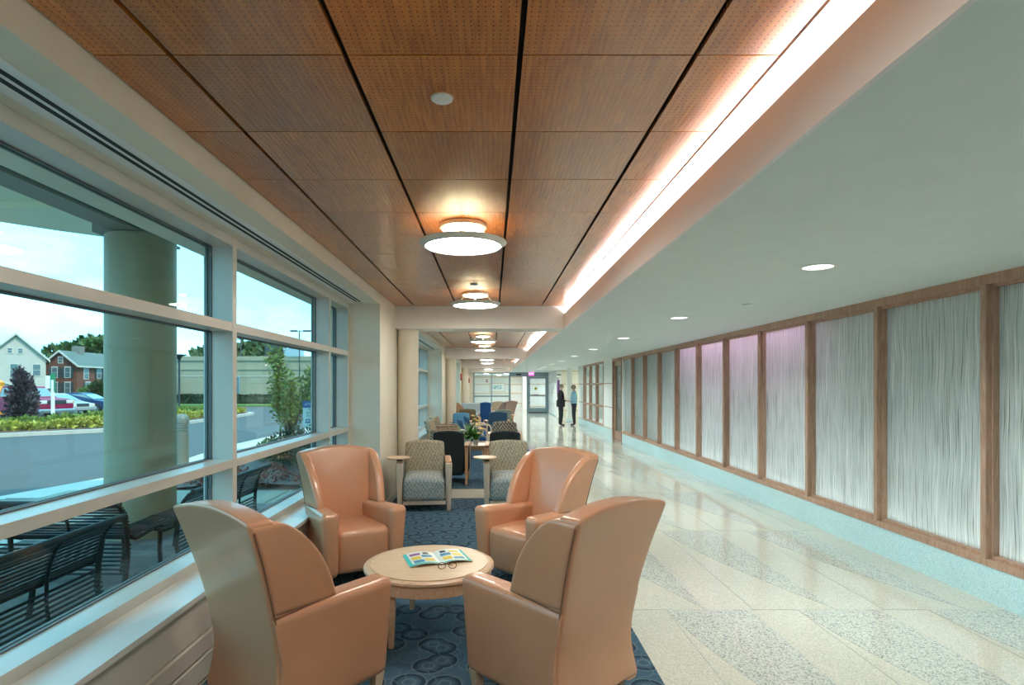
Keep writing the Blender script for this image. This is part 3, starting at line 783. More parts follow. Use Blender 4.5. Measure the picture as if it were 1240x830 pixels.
# vestibule behind the glass
wf = MB(); wf.box(-2.1, 6.2, 46.0, 46.2, -.3, 3.6); wf.box(-2.15, -2.05, YE, 46, -.3, 3.6); wf.box(2.35, 2.5, 38.4, 46, 0, ZS); wf.box(2.5, 5.9, 38.6, 38.75, 0, ZS);
wall_back = struct(wf.build('wall_vestibule', 'white', smooth=False))
for z in (.25, 1.02, 1.72, ZS-.15): MB().box(-2.05, 3.4, 45.96, 46.0, z, z+.06).build('trim_strip', 'maple', wall_back, smooth=False)
for z in (.25, 1.02, 1.72): MB().box(2.5, 5.9, 38.57, 38.6, z, z+.05).build('trim_strip', 'maple', wall_back, smooth=False)
wall_rear = struct(MB().box(-2.2, 4.4, Y0-.2, Y0, -.3, 3.6).build('wall_rear', 'cream', smooth=False))
M['side'] = emit('side_room_fill_glow', (.95, 1, .97), 70)
M['vest'] = emit('vestibule_fill_glow', (.92, .98, 1.0), 120)
for i, (x, y) in enumerate(((-.4, 39), (1.0, 39), (.5, 43), (4.6, 37.0), (1.6, 43), (2.95, 36.2))):  # fill lights added to brighten the vestibule behind the end glazing
    l_ = empty('vestibule_fill_light', (x, y, ZS)); MB().lathe([(.2, 0), (.2, -.02)], seg=24).build('housing', 'lamp_white', l_)
    MB().lathe([(.001, -.021), (.18, -.021)], seg=24, cap=False).build('lens', 'vest', l_)
    tag(l_, 'added round fill light on the ceiling behind the glazed end wall', 'ceiling lamp', 'added fill lights behind the end glazing')
for i, (x, y) in enumerate(((4.9, 27.5), (4.9, 29.5), (5.0, 20.5), (5.0, 22.5))):  # fill lights added to brighten the recess and the room behind the lattice
    l_ = empty('side_room_fill_light', (x, y, ZS)); MB().lathe([(.2, 0), (.2, -.02)], seg=24).build('housing', 'lamp_white', l_)
    MB().lathe([(.001, -.021), (.18, -.021)], seg=24, cap=False).build('lens', 'vest', l_)
    l_.children[1].data.materials[0] = M['side'];  tag(l_, 'added round fill light on the ceiling behind the wooden lattice', 'ceiling lamp', 'added fill lights behind the lattice wall')
# framed picture, alarms
M['pic'] = mat('watercolour_print', (.40, .66, .70), .6, var=.8, vscale=9)
M['red'] = mat('alarm_red', (.42, .02, .04), .4)
pf = empty('framed_picture', (.40, 45.93, 1.52))
MB().box(-.62, .62, 0, .03, -.36, .36).build('frame', 'beech', pf, smooth=False)
MB().box(-.56, .56, -.006, .0, -.30, .30).build('mat_board', 'white', pf, smooth=False)
MB().box(-.36, .36, -.010, -.005, -.13, .15).build('print', 'pic', pf, smooth=False)
tag(pf, 'framed blue watercolour on the wall behind the end glazing', 'picture')
def alarm(loc, axis, label, s=1.0):
    a = empty('fire_alarm', loc)
    if axis == 'Y':
        MB().box(-.06*s, .06*s, -.04, 0, -.10*s, .10*s).build('housing', 'red', a, smooth=False); MB().box(-.03*s, .03*s, -.05, -.04, -.02*s, .06*s).build('strobe', 'plastic_white', a, smooth=False)
    else:
        MB().box(0, .07, -.06*s, .06*s, -.14*s, .14*s).build('housing', 'red', a, smooth=False); MB().box(.07, .085, -.03*s, .03*s, -.02*s, .06*s).build('strobe', 'plastic_white', a, smooth=False)
    tag(a, label, 'fire alarm')
alarm((PX, 25.6, 2.02), 'X', 'red fire alarm on the cream pier beside the far window', 1.1)
alarm((-1.0, 34.0+1.37, 2.1), 'Y', 'red fire alarm on the end glazing frame near the column') if False else None
alarm((PX, 34.5, 1.95), 'X', 'red fire alarm on the cream pier next to the glazed end wall', 1.0)
alarm((-.42, 45.96, 2.05), 'Y', 'red fire alarm on the wall above the framed picture', 1.2)

# ================================================================== furniture
# ---- wing chair, facing local +Y
def yr(h): return interp(h, [.08, .30, .52, .80, 1.06], [-.296, -.258, -.288, -.362, -.452])
def hw(h): return interp(h, [.08, .34, .60, .85, 1.06], [.306, .290, .300, .326, .350])
def make_wing_chair(leather='leather'):
    t = empty('wing_chair')
    def wb(x, y, z):
        k = x/.30; w = hw(z)-.004
        top = max(0, min(1, (z-.72)/.30)); zz = z+.045*top*(1-k*k)
        return (k*w, yr(z)+(y+.065)+.02*math.sin(max(0, min(1, (z-.4)/.6))*PI)*(1-k*k)*(1 if y > 0 else .25), zz)
    MB().rbox((.30, .065, .46), .020, (10, 2, 14), 3, wb, (0, 0, .565)).build('backrest', leather, t, angle=70)
    def wf_(s):
        def f(x, y, z):
            # x in +-.036 thickness, y in +-1 -> rear..front, z .575..1.03
            e = max(0, 1-((z-.575)/.455)**2); yfront = yr(z)+.075+.29*math.sqrt(e)
            y0 = yr(z)+.012
            yy = y0+(y+.2)/.4*(yfront-y0)
            return (s*(hw(z)-.031+x), yy, z)
        return f
    for s in (-1, 1):
        MB().rbox((.036, .2, .221), .032, (2, 12, 16), 4, wf_(s), (0, 0, .797)).build('wing', leather, t, angle=70)
        def wa(x, y, z, s=s):
            q = (y+.29)/.645; q = max(0, min(1, q)); zz = z+(.028*q-.012)*max(0, (z-.1))/.5
            tz = max(0, min(1, z/.6)); outer = (hw(z)+.006)*(1-q)+(.322+.045*tz)*q
            half = .052+.024*tz
            yy = y+(.02*(tz-.5))*q
            if q < .15: yy = max(yy, yr(z)+.012)
            return (s*(outer-half+x/.076*half), yy, zz)
        MB().rbox((.076, .355, .25), .045, (3, 12, 10), 4, wa, (0, .015, .345)).build('arm', leather, t, angle=70)
        for i, y in enumerate((.315, -.20)):
            MB().frustum((s*(.285 if i == 0 else .245), y, .0), (.019, .019), (s*(.292 if i == 0 else .25), y, .11), (.030, .030)).build('leg', 'beech_dark' if i else 'maple', t, smooth=False)
        # piping along the back seam and the wing bottom
        MB().tube([(s*(hw(z)+.003), yr(z)+.004+.012, z) for z in [.12+.058*i for i in range(16)]], .0035, 6).build('seam', 'leather_seam', t)
        MB().tube([(s*(hw(.578)+.0045), yr(.578)+.02+i*.036, .578+.002*i) for i in range(10)], .0028, 6).build('seam', 'leather_seam', t)
    def wsd(x, y, z):
        k = x/.235; top = max(0, (z-.3)/.16)
        return (x, y-.02*k*k*(1 if y > .1 else 0)-.02*max(0, (.3-z))/.2*(1 if y > .2 else 0), z+.018*top*(1-k*k)*(1-((y-.05)/.32)**2))
    MB().rbox((.228, .285, .175), .05, (8, 8, 5), 4, wsd, (0, .07, .275)).build('seat', leather, t, angle=70)
    return t
wc = make_wing_chair()
def face(dx, dy): return math.atan2(-dx, dy)      # rotation that turns local +Y to (dx,dy)
WCS = [((-1.03, 2.98), (.60, .80), 'peach leather wing chair on the window side of the round table, facing the tweed armchairs'),
       ((.345, 3.05), (-.66, .75), 'peach leather wing chair at the carpet edge by the round table, facing the tweed armchairs'),
       ((-1.22, 5.0), (.55, -.83), 'peach leather wing chair near the window corner, its back to the tweed armchairs'),
       ((.36, 4.88), (-.72, -.69), 'peach leather wing chair at the carpet edge, its back to the tweed armchairs')]
for i, (p, d, lb) in enumerate(WCS):
    o = wc if i == 0 else copy_tree(wc)
    o.location = (p[0], p[1], .007); o.rotation_euler = (0, 0, face(*d)); tag(o, lb, 'armchair', 'peach wing chairs around the round table')
# far pair of wing chairs
wm2 = make_wing_chair('leather_mauve')
wm2.location = (.42, 21.9, .007); wm2.rotation_euler = (0, 0, face(-.75, .66)); tag(wm2, 'dusty brown wing chair beside the tall blue chair, its back to the tweed armchairs', 'armchair')
wp2 = copy_tree(wc); wp2.location = (-1.12, 21.6, .007); wp2.rotation_euler = (0, 0, face(.92, .38)); tag(wp2, 'peach leather wing chair against the pier by the third window bay', 'armchair')
del wp2['group']

# ---- round table
tb = empty('round_table', (-.418, 3.874, .007)); TH = .443
MB().lathe([(.36, TH-.012), (.415, TH-.004), (.428, TH-.012), (.430, TH-.026), (.418, TH-.034), (.36, TH-.034)], seg=72, cap=False).build('rim', 'maple_rim', tb)
MB().lathe([(.001, TH-.001), (.385, TH-.001), (.385, TH-.03)], seg=72, cap=False).build('tabletop', 'maple', tb)
MB().lathe([(.412, TH-.034), (.412, TH-.105), (.395, TH-.105), (.395, TH-.034)], seg=72, cap=False).build('apron', 'maple_rim', tb)
for a in (math.radians(116), math.radians(236), math.radians(356)):
    c, s = math.cos(a), math.sin(a)
    MB().frustum((c*.36, s*.36, 0), (.016, .016), (c*.36, s*.36, TH-.04), (.03, .03)).build('leg', 'maple_rim', tb, smooth=False)
tag(tb, 'round pale maple coffee table with a magazine on it', 'table')
# magazine: open, two curved leaves, with coloured blocks on the pages
M['mag_edge'] = mat('teal_print', (.03, .50, .46), .4); M['mag_w'] = mat('magazine_paper', (.74, .80, .76), .35)
M['mag_y'] = mat('yellow_ink', (.80, .58, .06), .4); M['mag_b'] = mat('blue_ink', (.05, .28, .44), .4); M['mag_k'] = mat('dark_ink', (.02, .03, .05), .4); M['mag_p'] = mat('plum_ink', (.26, .06, .24), .4)
mg = empty('magazine', (-.418+.045, 3.874+.055, .007+TH)); mg.rotation_euler = (0, 0, .33)
def leaf_z(u): return .004+.020*math.sin(min(1, abs(u)/.21)*PI)**.8*(1-.35*abs(u)/.21)
def page_patch(u0, u1, v0, v1, dz, n=6, th=.0012):
    b_ = MB(); vs_ = []; 
    for i in range(n+1):
        u = u0+(u1-u0)*i/n
        for v in (v0, v1):
            z = leaf_z(u)+dz; vs_ += [(u, v, z), (u, v, z-th)]
    fs_ = []
    for i in range(n):
        a = i*4; fs_ += [(a, a+4, a+6, a+2), (a+1, a+3, a+7, a+5), (a, a+1, a+5, a+4), (a+2, a+6, a+7, a+3)]
    fs_ += [(0, 2, 3, 1), (n*4, n*4+1, n*4+3, n*4+2)]
    return b_.add(vs_, fs_)
for s in (-1, 1):
    pg = page_patch(0, s*.21, -.14, .14, .0, 10, .003).build('page', 'mag_w', mg, smooth=False)
    page_patch(s*.01, s*.205, -.138, -.112 if s < 0 else -.125, .0012).build('print_block', 'mag_edge', pg, smooth=False)
    page_patch(s*.185, s*.207, -.135, .135, .0012).build('print_block', 'mag_edge', pg, smooth=False)
    for (u0, u1, v0, v1, c) in ((.03, .09, -.09, -.03, 'mag_y'), (.10, .17, -.10, -.05, 'mag_b'), (.03, .10, .0, .05, 'mag_b'), (.11, .17, -.03, .03, 'mag_y'), (.04, .08, .07, .11, 'mag_k'), (.10, .17, .06, .10, 'mag_y' if s > 0 else 'mag_p')):
        page_patch(s*u0, s*u1, v0, v1, .0012, 3).build('print_block', c, pg, smooth=False)
tag(mg, 'open magazine with teal and yellow pages on the round table', 'magazine')
# folded eyeglasses in front of the magazine
eg = empty('eyeglasses', (-.418+.13, 3.874-.15, .007+TH)); eg.rotation_euler = (0, 0, .12)
M['tort'] = mat('tortoiseshell', (.10, .04, .02), .2)
for s in (-1, 1):
    MB().tube([(s*.034+.024*math.cos(2*PI*i/20), .018*math.sin(2*PI*i/20)*.35, .018+.018*math.sin(2*PI*i/20)) for i in range(20)], .0022, 6, True).build('rim', 'tort', eg)
    MB().tube([(s*.058, 0, .026), (s*.060, .03, .022), (-s*.04, .045+.006*s, .006)], .002, 6).build('temple', 'tort', eg)
MB().tube([(-.011, 0, .024), (0, 0, .028), (.011, 0, .024)], .002, 6).build('bridge', 'tort', eg)
tag(eg, 'dark folded eyeglasses lying next to the magazine on the round table', 'eyeglasses')

# ---- lounge armchairs with wooden posts
M['tweed'] = fabric_mat('tan_tweed', (.43, .38, .26), (.22, .21, .17), 62)
M['tweed_seat'] = fabric_mat('blue_tan_tweed', (.44, .44, .38), (.22, .27, .29), 62)
M['charcoal'] = fabric_mat('charcoal_fabric', (.030, .040, .045), (.018, .026, .030), 90)
M['dots'] = fabric_mat('brown_dot_fabric', (.36, .30, .20), (.06, .07, .08), 42, 'dots')
M['blue'] = fabric_mat('royal_blue_fabric', (.035, .115, .30), (.020, .080, .22), 90)
M['steel'] = fabric_mat('steel_blue_fabric', (.075, .135, .22), (.05, .10, .17), 90)
M['teal'] = fabric_mat('sky_blue_fabric', (.12, .30, .42), (.09, .24, .36), 90)
M['olive'] = fabric_mat('olive_brown_fabric', (.20, .17, .10), (.13, .11, .07), 80)
M['sage'] = fabric_mat('sage_grey_fabric', (.30, .32, .26), (.22, .25, .21), 80)
M['lgrey'] = fabric_mat('light_grey_fabric', (.50, .51, .48), (.38, .40, .39), 80)
M['tanspot'] = fabric_mat('tan_spotted_fabric', (.52, .40, .22), (.24, .24, .22), 50, 'dots')
def make_lounge(back, seat, shell, tablet=False, w=.29, top=.84, legs='beech', name='lounge_chair'):
    """facing local +Y; w = half inner width"""
    t = empty(name)
    def wbk(x, y, z):
        k = x/w; rec = -.13*(z-.40)/.44; tz = max(0, min(1, (z-.6)/.22))
        return (x*(1-.03*tz*abs(k)), y+rec+.03*(1-k*k), z+.03*tz*(1-k*k))
    MB().rbox((w, .055, (top-.36)/2), .035, (8, 2, 8), 3, wbk, (0, -.235, (top+.34)/2)).build('backrest', back, t, angle=70)
    MB().rbox((w-.012, .012, (top-.24)/2), .01, (8, 1, 8), 2, wbk, (0, -.30, (top+.20)/2)).build('back_shell', shell, t, angle=70)
    def wst(x, y, z):
        k = x/w; tz = max(0, (z-.25)/.2)
        return (x, y, z+.035*tz*(1-k*k)*(1-((y-.03)/.36)**2)-.02*tz*max(0, (y-.2))/.12)
    MB().rbox((w-.004, .30, .155), .06, (8, 8, 4), 4, wst, (0, .045, .285)).build('seat', seat, t, angle=70)
    MB().box(-w, w, .30, .325, .085, .13).build('front_rail', legs, t, smooth=False)
    for s in (-1, 1):
        MB().rbox((.030, .27, .20), .02, (1, 4, 4), 2, None, (s*(w+.034), -.01, .40)).build('side_panel', seat, t, angle=60)
        def wl2(x, y, z, s=s):
            q = z/.62; return (x*(.62+.5*q)+s*(w+.040-.0*q), y*(.7+.35*q)+.295+.02*q, z)
        MB().rbox((.040, .036, .31), .015, (1, 1, 8), 2, wl2, (0, 0, .31)).build('front_leg', legs, t, angle=60)
        MB().frustum((s*(w+.034), -.335, 0), (.018, .022), (s*(w+.034), -.275, .60), (.026, .034)).build('rear_leg', 'beech_dark', t, smooth=False)
        MB().rbox((.042, .325, .014), .012, (1, 6, 1), 2, lambda x, y, z, s=s: (x+s*(w+.036), y+.01, z+.012*math.cos(y*4)), (0, 0, .625)).build('arm_cap', 'beech_dark', t, angle=60)
    if tablet:
        ta = empty('tablet_arm'); ta.parent = t
        MB().lathe([(.03, .0), (.05, .03), (.05, .036), (.02, .036)], (w+.045, .24, .636), 20).build('pivot', 'black', ta)
        MB().lathe([(.02, .0), (.145, .002), (.155, .012), (.150, .022), (.001, .022)], (w+.06, .24, .672), 40, cap=False).build('tablet', 'maple', ta)
    return t
def place(o, x, y, d, label, group=None):
    o.location = (x, y, .007); o.rotation_euler = (0, 0, face(*d)); tag(o, label, 'armchair', group); return o
tw = make_lounge('tweed', 'tweed_seat', 'tweed', True, w=.275)
place(tw, -.905, 7.80, (.10, -1), 'tan tweed armchair with round tablet arm standing beside the round column')
place(copy_tree(tw), .235, 7.80, (.03, -1), 'tan tweed armchair with round tablet arm standing behind the peach wing chair')
ch = make_lounge('charcoal', 'charcoal', 'charcoal', False, w=.255, top=.86)
place(ch, -.71, 9.85, (.0, 1), 'charcoal armchair backing on the tweed armchair by the round column')
place(copy_tree(ch), .21, 9.85, (.0, 1), 'charcoal armchair in front of the brown dotted armchair')
dt = make_lounge('dots', 'dots', 'dots', False, w=.27)
place(dt, .26, 12.1, (0, -1), 'brown dotted armchair facing the charcoal armchair')
sp1 = make_lounge('tanspot', 'dots', 'dots', False, w=.27)
place(sp1, -1.06, 13.1, (1, -.1), 'spotted tan and grey armchair backing on the window, next to the flower table', 'spotted armchairs along the window')
place(copy_tree(sp1), -1.08, 14.5, (1, -.1), 'spotted tan and grey armchair backing on the window, next to the sky blue armchair', 'spotted armchairs along the window')
te = make_lounge('teal', 'teal', 'teal', False, w=.24)
place(te, -.88, 16.2, (0, -1), 'sky blue armchair beside the spotted armchairs')
bl = make_lounge('steel', 'blue', 'steel', False, w=.27, top=.88)
place(bl, .13, 16.6, (-.1, 1), 'steel blue armchair in front of the sage grey armchair')
ol = make_lounge('olive', 'olive', 'olive', True, w=.27, top=.86)
place(ol, -.74, 18.4, (.15, -1), 'olive brown armchair with tablet arm behind the sky blue armchair')
sg = make_lounge('sage', 'sage', 'sage', True, w=.27, top=.87)
place(sg, .33, 18.4, (0, 1), 'sage grey armchair with tablet arm beside the terrazzo walkway')
hb = make_lounge('blue', 'blue', 'blue', True, w=.20, top=1.02)
place(hb, -.22, 21.2, (.05, 1), 'tall royal blue armchair between the two far wing chairs')
so = make_lounge('lgrey', 'lgrey', 'lgrey', False, w=.55, top=.88, name='small_sofa')
so.location = (-.75, 24.6, .007); so.rotation_euler = (0, 0, face(.1, -1)); tag(so, 'light grey two-seat sofa beyond the peach wing chair by the pier', 'sofa')
sr = make_lounge('tanspot', 'lgrey', 'lgrey', False, w=.30, top=.90)
place(sr, .30, 26.2, (0, -1), 'grey spotted armchair beyond the tall royal blue armchair')

# ---- open-arm wooden chair with blue seat
def make_open_chair():
    t = empty('open_arm_chair')
    MB().rbox((.25, .25, .055), .035, (6, 6, 1), 3, None, (0, .02, .42)).build('seat', 'blue', t)
    def wq(x, y, z): return (x, y-.10*(z-.5)/.35+.02*(1-(x/.25)**2), z)
    MB().rbox((.25, .035, .19), .03, (6, 1, 5), 3, wq, (0, -.24, .66)).build('backrest', 'steel', t)
    for s in (-1, 1):
        x = s*.285
        MB().tube([(x, .27, 0), (x, .26, .35), (x, .25, .58), (x, .21, .645), (x, .12, .66), (x, -.18, .64), (x, -.25, .60), (x, -.29, .3), (x, -.34, 0)], .022, 8, flat=(1, .8)).build('arm_frame', 'beech', t)
        MB().tube([(x, .265, .36), (x, -.285, .36)], .018, 8).build('side_rail', 'beech', t)
    MB().box(-.27, .27, .25, .275, .33, .38).build('front_rail', 'beech', t, smooth=False)
    MB().box(-.27, .27, -.29, -.265, .33, .38).build('rear_rail', 'beech', t, smooth=False)
    return t
oc = make_open_chair(); place(oc, -.33, 14.6, (1, .2), 'wooden open-arm chair with blue seat before the sky blue armchair')
oc2 = copy_tree(oc); place(oc2, -.42, 13.3, (1, .2), 'wooden open-arm chair with blue seat next to the flower table')

# ---- side tables with plants
def side_table(x, y, w, h, label):
    t = empty('side_table', (x, y, .007))
    MB().rbox((w/2, w/2, .014), .01, (1, 1, 1), 2, None, (0, 0, h-.014)).build('tabletop', 'maple_rim', t)
    MB().box(-w/2+.04, w/2-.04, -w/2+.04, w/2-.04, h-.09, h-.028).build('apron', 'beech_dark', t, smooth=False)
    for sx in (-1, 1):
        for sy in (-1, 1): MB().frustum((sx*(w/2-.05), sy*(w/2-.05), 0), (.014, .014), (sx*(w/2-.05), sy*(w/2-.05), h-.03), (.022, .022)).build('leg', 'beech_dark', t, smooth=False)
    tag(t, label, 'table'); return t
side_table(-.36, 11.15, .52, .50, 'square wooden side table carrying the flower pots')
side_table(-.30, 17.6, .55, .50, 'square wooden side table beside the olive brown armchair')
side_table(.12, 20.3, .50, .50, 'square wooden side table in front of the far wing chairs')
M['pot'] = mat('grey_ceramic', (.52, .52, .47), .5); M['soil'] = mat('potting_soil', (.05, .035, .025), .9)
M['leaf'] = mat('dark_green_leaf', (.045, .16, .03), .45, var=.4, vscale=30); M['leaf2'] = mat('mid_green_leaf', (.09, .27, .04), .45, var=.4, vscale=30)
M['petal_y'] = mat('yellow_petal', (.85, .55, .04), .5, var=.2); M['petal_w'] = mat('white_petal', (.82, .82, .74), .5); M['twig'] = mat('ochre_blossom', (.55, .40, .08), .6)
def leaf_blade(b, p, d, L, w, n=4, droop=.5):
    """arched strap leaf"""
    p = Vector(p); d = Vector(d).normalized(); side = d.cross(Vector((0, 0, 1))); side = side.normalized() if side.length > 1e-4 else Vector((1, 0, 0))
    vs_ = []
    for i in range(n+1):
        t = i/n; q = p+d*L*t+Vector((0, 0, -droop*L*t*t)); ww = w*math.sin(PI*min(.97, .12+.85*t))
        vs_ += [q-side*ww+Vector((0, 0, .15*ww)), q, q+side*ww+Vector((0, 0, .15*ww))]
    fs_ = []
    for i in range(n):
        a = i*3; fs_ += [(a, a+1, a+4, a+3), (a+1, a+2, a+5, a+4)]
    b.add(vs_, fs_)
def flower_pot(x, y, z, r, label, blooms, tall, seed):
    rnd = random.Random(seed); t = empty('flower_pot', (x, y, z))
    MB().lathe([(r*.75, 0), (r, r*1.7), (r*1.05, r*1.75), (r*.92, r*1.75), (r*.88, r*1.55)], seg=20, cap=False).build('pot', 'pot', t)
    MB().lathe([(.001, r*1.55), (r*.9, r*1.55)], seg=16, cap=False).build('soil', 'soil', t)
    for kk, m_ in enumerate(('leaf', 'leaf2')):
        for i in range(16):
            b = MB(); a = rnd.uniform(0, 2*PI); e = rnd.uniform(.5, 2.4)
            leaf_blade(b, (rnd.uniform(-.3, .3)*r, rnd.uniform(-.3, .3)*r, r*1.55), (math.cos(a), math.sin(a), e), rnd.uniform(.6, 1.0)*tall, .024, 4, rnd.uniform(.2, .6))
            b.build('leaf', m_, t)
    for (bx, by, bz, kind) in blooms:
        st = MB().tube([(0, 0, r*1.5), (bx*.4, by*.4, bz*.6), (bx, by, bz)], .003, 5).build('stem', 'leaf2', t)
        fl = MB()
        for i in range(7):
            a = 2*PI*i/7; leaf_blade(fl, (bx, by, bz), (math.cos(a), math.sin(a)-.5, .5), .07, .024, 3, .3)
        fl.build('blossom', kind, st)
    tag(t, label, 'potted plant')
flower_pot(-.46, 11.05, .507, .06, 'leafy potted plant with white blooms on the side table', [(-.06, -.08, .22, 'petal_w'), (-.03, -.1, .17, 'petal_w'), (-.10, -.05, .27, 'petal_w'), (-.13, -.06, .2, 'petal_w')], .58, 3)
flower_pot(-.31, 11.02, .507, .055, 'potted daffodils with yellow blooms on the side table', [(.12, -.10, .30, 'petal_y'), (.04, -.09, .38, 'petal_y'), (-.02, -.02, .48, 'twig'), (.04, -.02, .45, 'twig'), (-.05, 0, .54, 'twig'), (.07, -.1, .22, 'petal_y')], .40, 4)
# small sanitizer bottle-like vase by the sofa
vz = empty('blue_white_jug', (-1.15, 27.3, .0))
side_table(-1.12, 28.3, .40, .62, 'tall small side table carrying the blue and white jug')
vz.location = (-1.12, 28.3, .627)
M['jugblue'] = mat('cobalt_glaze', (.02, .09, .30), .2)
MB().lathe([(.05, 0), (.075, .06), (.07, .12)], seg=20).build('lower_body', 'jugblue', vz)
MB().lathe([(.07, .12), (.05, .2), (.04, .24), (.05, .27)], seg=20).build('upper_body', 'white', vz)
tag(vz, 'blue and white jug on the tall side table near the end glazing', 'jug')

# ================================================================== people
M['skin'] = mat('skin', (.55, .33, .24), .5); M['hair_grey'] = mat('grey_hair', (.20, .18, .16), .7, var=.3, vscale=40)
M['suit'] = mat('black_suit', (.012, .012, .016), .8); M['knit'] = mat('light_blue_knit', (.24, .46, .56), .85, var=.08); M['trous'] = mat('navy_trousers', (.015, .018, .03), .8)
M['shoe'] = mat('black_shoe', (.01, .01, .012), .35); M['shirt'] = mat('white_shirt', (.75, .76, .76), .7)
def person(loc, rotz, H, spec, label):
    """skinned skeleton, facing local +Y; one continuous mesh, then head details"""
    k = H/1.70
    V = []; R = []; E = []
    def add(p, r, parent=None):
        V.append(Vector(p)*k); R.append((r[0]*k, r[1]*k) if isinstance(r, tuple) else (r*k, r*k))
        if parent is not None: E.append((parent, len(V)-1))
        return len(V)-1
    pel = add((0, 0, .93), (.165, .150)); wai = add((0, .02, 1.06), (.165, .155), pel); che = add((0, .005, 1.24), (.175, .150), wai)
    sh = add((0, -.005, 1.37), (.13, .105), che); nk = add((0, .01, 1.46), .052, sh); nk2 = add((0, .02, 1.52), .05, nk)
    h1 = add((0, .04, 1.575), (.066, .082), nk2); h2 = add((0, .035, 1.635), (.074, .092), h1); h3 = add((0, .03, 1.675), (.05, .062), h2)
    for s in (-1, 1):
        hip = add((s*.085, 0, .86), .105, pel); kn = add((s*.10, .015, .48), .078, hip); an = add((s*.105, -.015, .09), .058, kn)
        he = add((s*.108, .01, .045), .042, an); add((s*.12, .15, .035), .034, he)
        sho = add((s*.185, -.01, 1.365), .060, sh); el = add((s*.235, -.05, 1.10), .047, sho)
        wr_ = add((s*(.15 if s > 0 else .12), .17, 1.02), .034, el); add((s*.05, .22, 1.03), .036, wr_)
    me = bpy.data.meshes.new('body_skeleton'); me.from_pydata([tuple(v) for v in V], E, []); me.update()
    o = bpy.data.objects.new('body_skeleton', me); COL.objects.link(o)
    sk = o.modifiers.new('skin', 'SKIN'); sk.use_smooth_shade = True
    for i, sv in enumerate(me.skin_vertices[0].data): sv.radius = R[i]; sv.use_root = (i == 0)
    ss = o.modifiers.new('sub', 'SUBSURF'); ss.levels = 2; ss.render_levels = 2
    dg = bpy.context.evaluated_depsgraph_get(); bm_ = bpy.data.meshes.new_from_object(o.evaluated_get(dg)); bpy.data.objects.remove(o)
    bm_.name = 'person'; bm_.materials.clear()
    names = ['skin', spec['top'], spec['bottom'], 'shoe']
    for n_ in names: bm_.materials.append(M[n_])
    for p in bm_.polygons:
        c = p.center/k; i = 1
        if c.z > 1.47: i = 0
        elif c.z < .075: i = 3
        elif c.z < spec['hem']: i = 2
        if c.y > .175 and .9 < c.z < 1.15: i = 0
        if c.z < spec['hem'] and c.z > .075 and i == 0 and abs(c.x) < .05: i = 2
        p.material_index = i
    bm_.shade_smooth()
    b = bpy.data.objects.new('person', bm_); COL.objects.link(b); b.location = loc; b.rotation_euler = (0, 0, rotz)
    # fingers: five per hand
    for s in (-1, 1):
        fg = MB()
        for i in range(4):
            x0 = s*.05; z0 = 1.05-.017*i
            fg.tube([Vector((x0, .24, z0))*k, Vector((x0-s*.02, .275, z0-.004))*k, Vector((x0-s*.05, .28, z0-.012))*k], [.0085*k, .008*k, .0065*k], 6)
        fg.tube([Vector((s*.06, .215, 1.06))*k, Vector((s*.05, .235, 1.085))*k, Vector((s*.03, .25, 1.09))*k], [.010*k, .009*k, .007*k], 6)
        fg.build('fingers', 'skin', b)
    # face
    fc = MB(); fc.tube([Vector((0, .118, 1.635))*k, Vector((0, .148, 1.603))*k, Vector((0, .125, 1.596))*k], [.008*k, .014*k, .009*k], 8); fc.build('nose', 'skin', b)
    for s in (-1, 1):
        MB().rbox((.012*k, .005*k, .007*k), .004*k, (1, 1, 1), 2, None, (s*.032*k, .120*k, 1.628*k)).build('eye', 'shoe', b)
        MB().rbox((.007*k, .018*k, .028*k), .006*k, (1, 1, 1), 2, None, (s*.080*k, .03*k, 1.615*k)).build('ear', 'skin', b)
    MB().rbox((.022*k, .006*k, .004*k), .003*k, (2, 1, 1), 2, None, (0, .118*k, 1.567*k)).build('mouth', 'leather_mauve', b)
    def hairw(x, y, z):
        cut = spec['hair']; zz = z
        if y > .035 and z < .02: zz = .02+.3*(z-.02)
        if z < 0: zz = z*cut
        return (x*k, (y*1.0+.015)*k, (zz+1.645)*k)
    MB().lathe([(.001, .066), (.04, .060), (.066, .040), (.084, .005), (.086, -.03), (.078, -.06), (.06, -.075)], seg=24, cap=False)
    hb_ = MB().lathe([(.001, .068), (.04, .061), (.068, .040), (.086, .005), (.088, -.03), (.080, -.06), (.062, -.075)], seg=24, cap=False)
    hb_.v = [hairw(x, y*1.16, z) for x, y, z in hb_.v]; hb_.build('hair', 'hair_grey', b)
    if spec['top'] == 'suit':
        # jacket skirt and shirt front
        MB().lathe([(.175*k, .78*k), (.178*k, .93*k), (.168*k, 1.06*k)], seg=24, cap=False).build('jacket_skirt', 'suit', b)
        MB().prism([(-.03*k, 1.46*k), (.03*k, 1.46*k), (.0, 1.27*k)], .150*k, .158*k, 'Y').build('shirt_front', 'shirt', b, smooth=False)
    tag(b, label, 'person'); return b
person((2.80, 23.8, 0), face(1, .1), 1.69, dict(top='suit', bottom='suit', hem=.80, hair=1.0), 'person in black suit facing the person in light blue top')
person((3.36, 23.9, 0), face(-1, .05), 1.66, dict(top='knit', bottom='trous', hem=.93, hair=1.25), 'person in light blue top and dark trousers, hands held together')

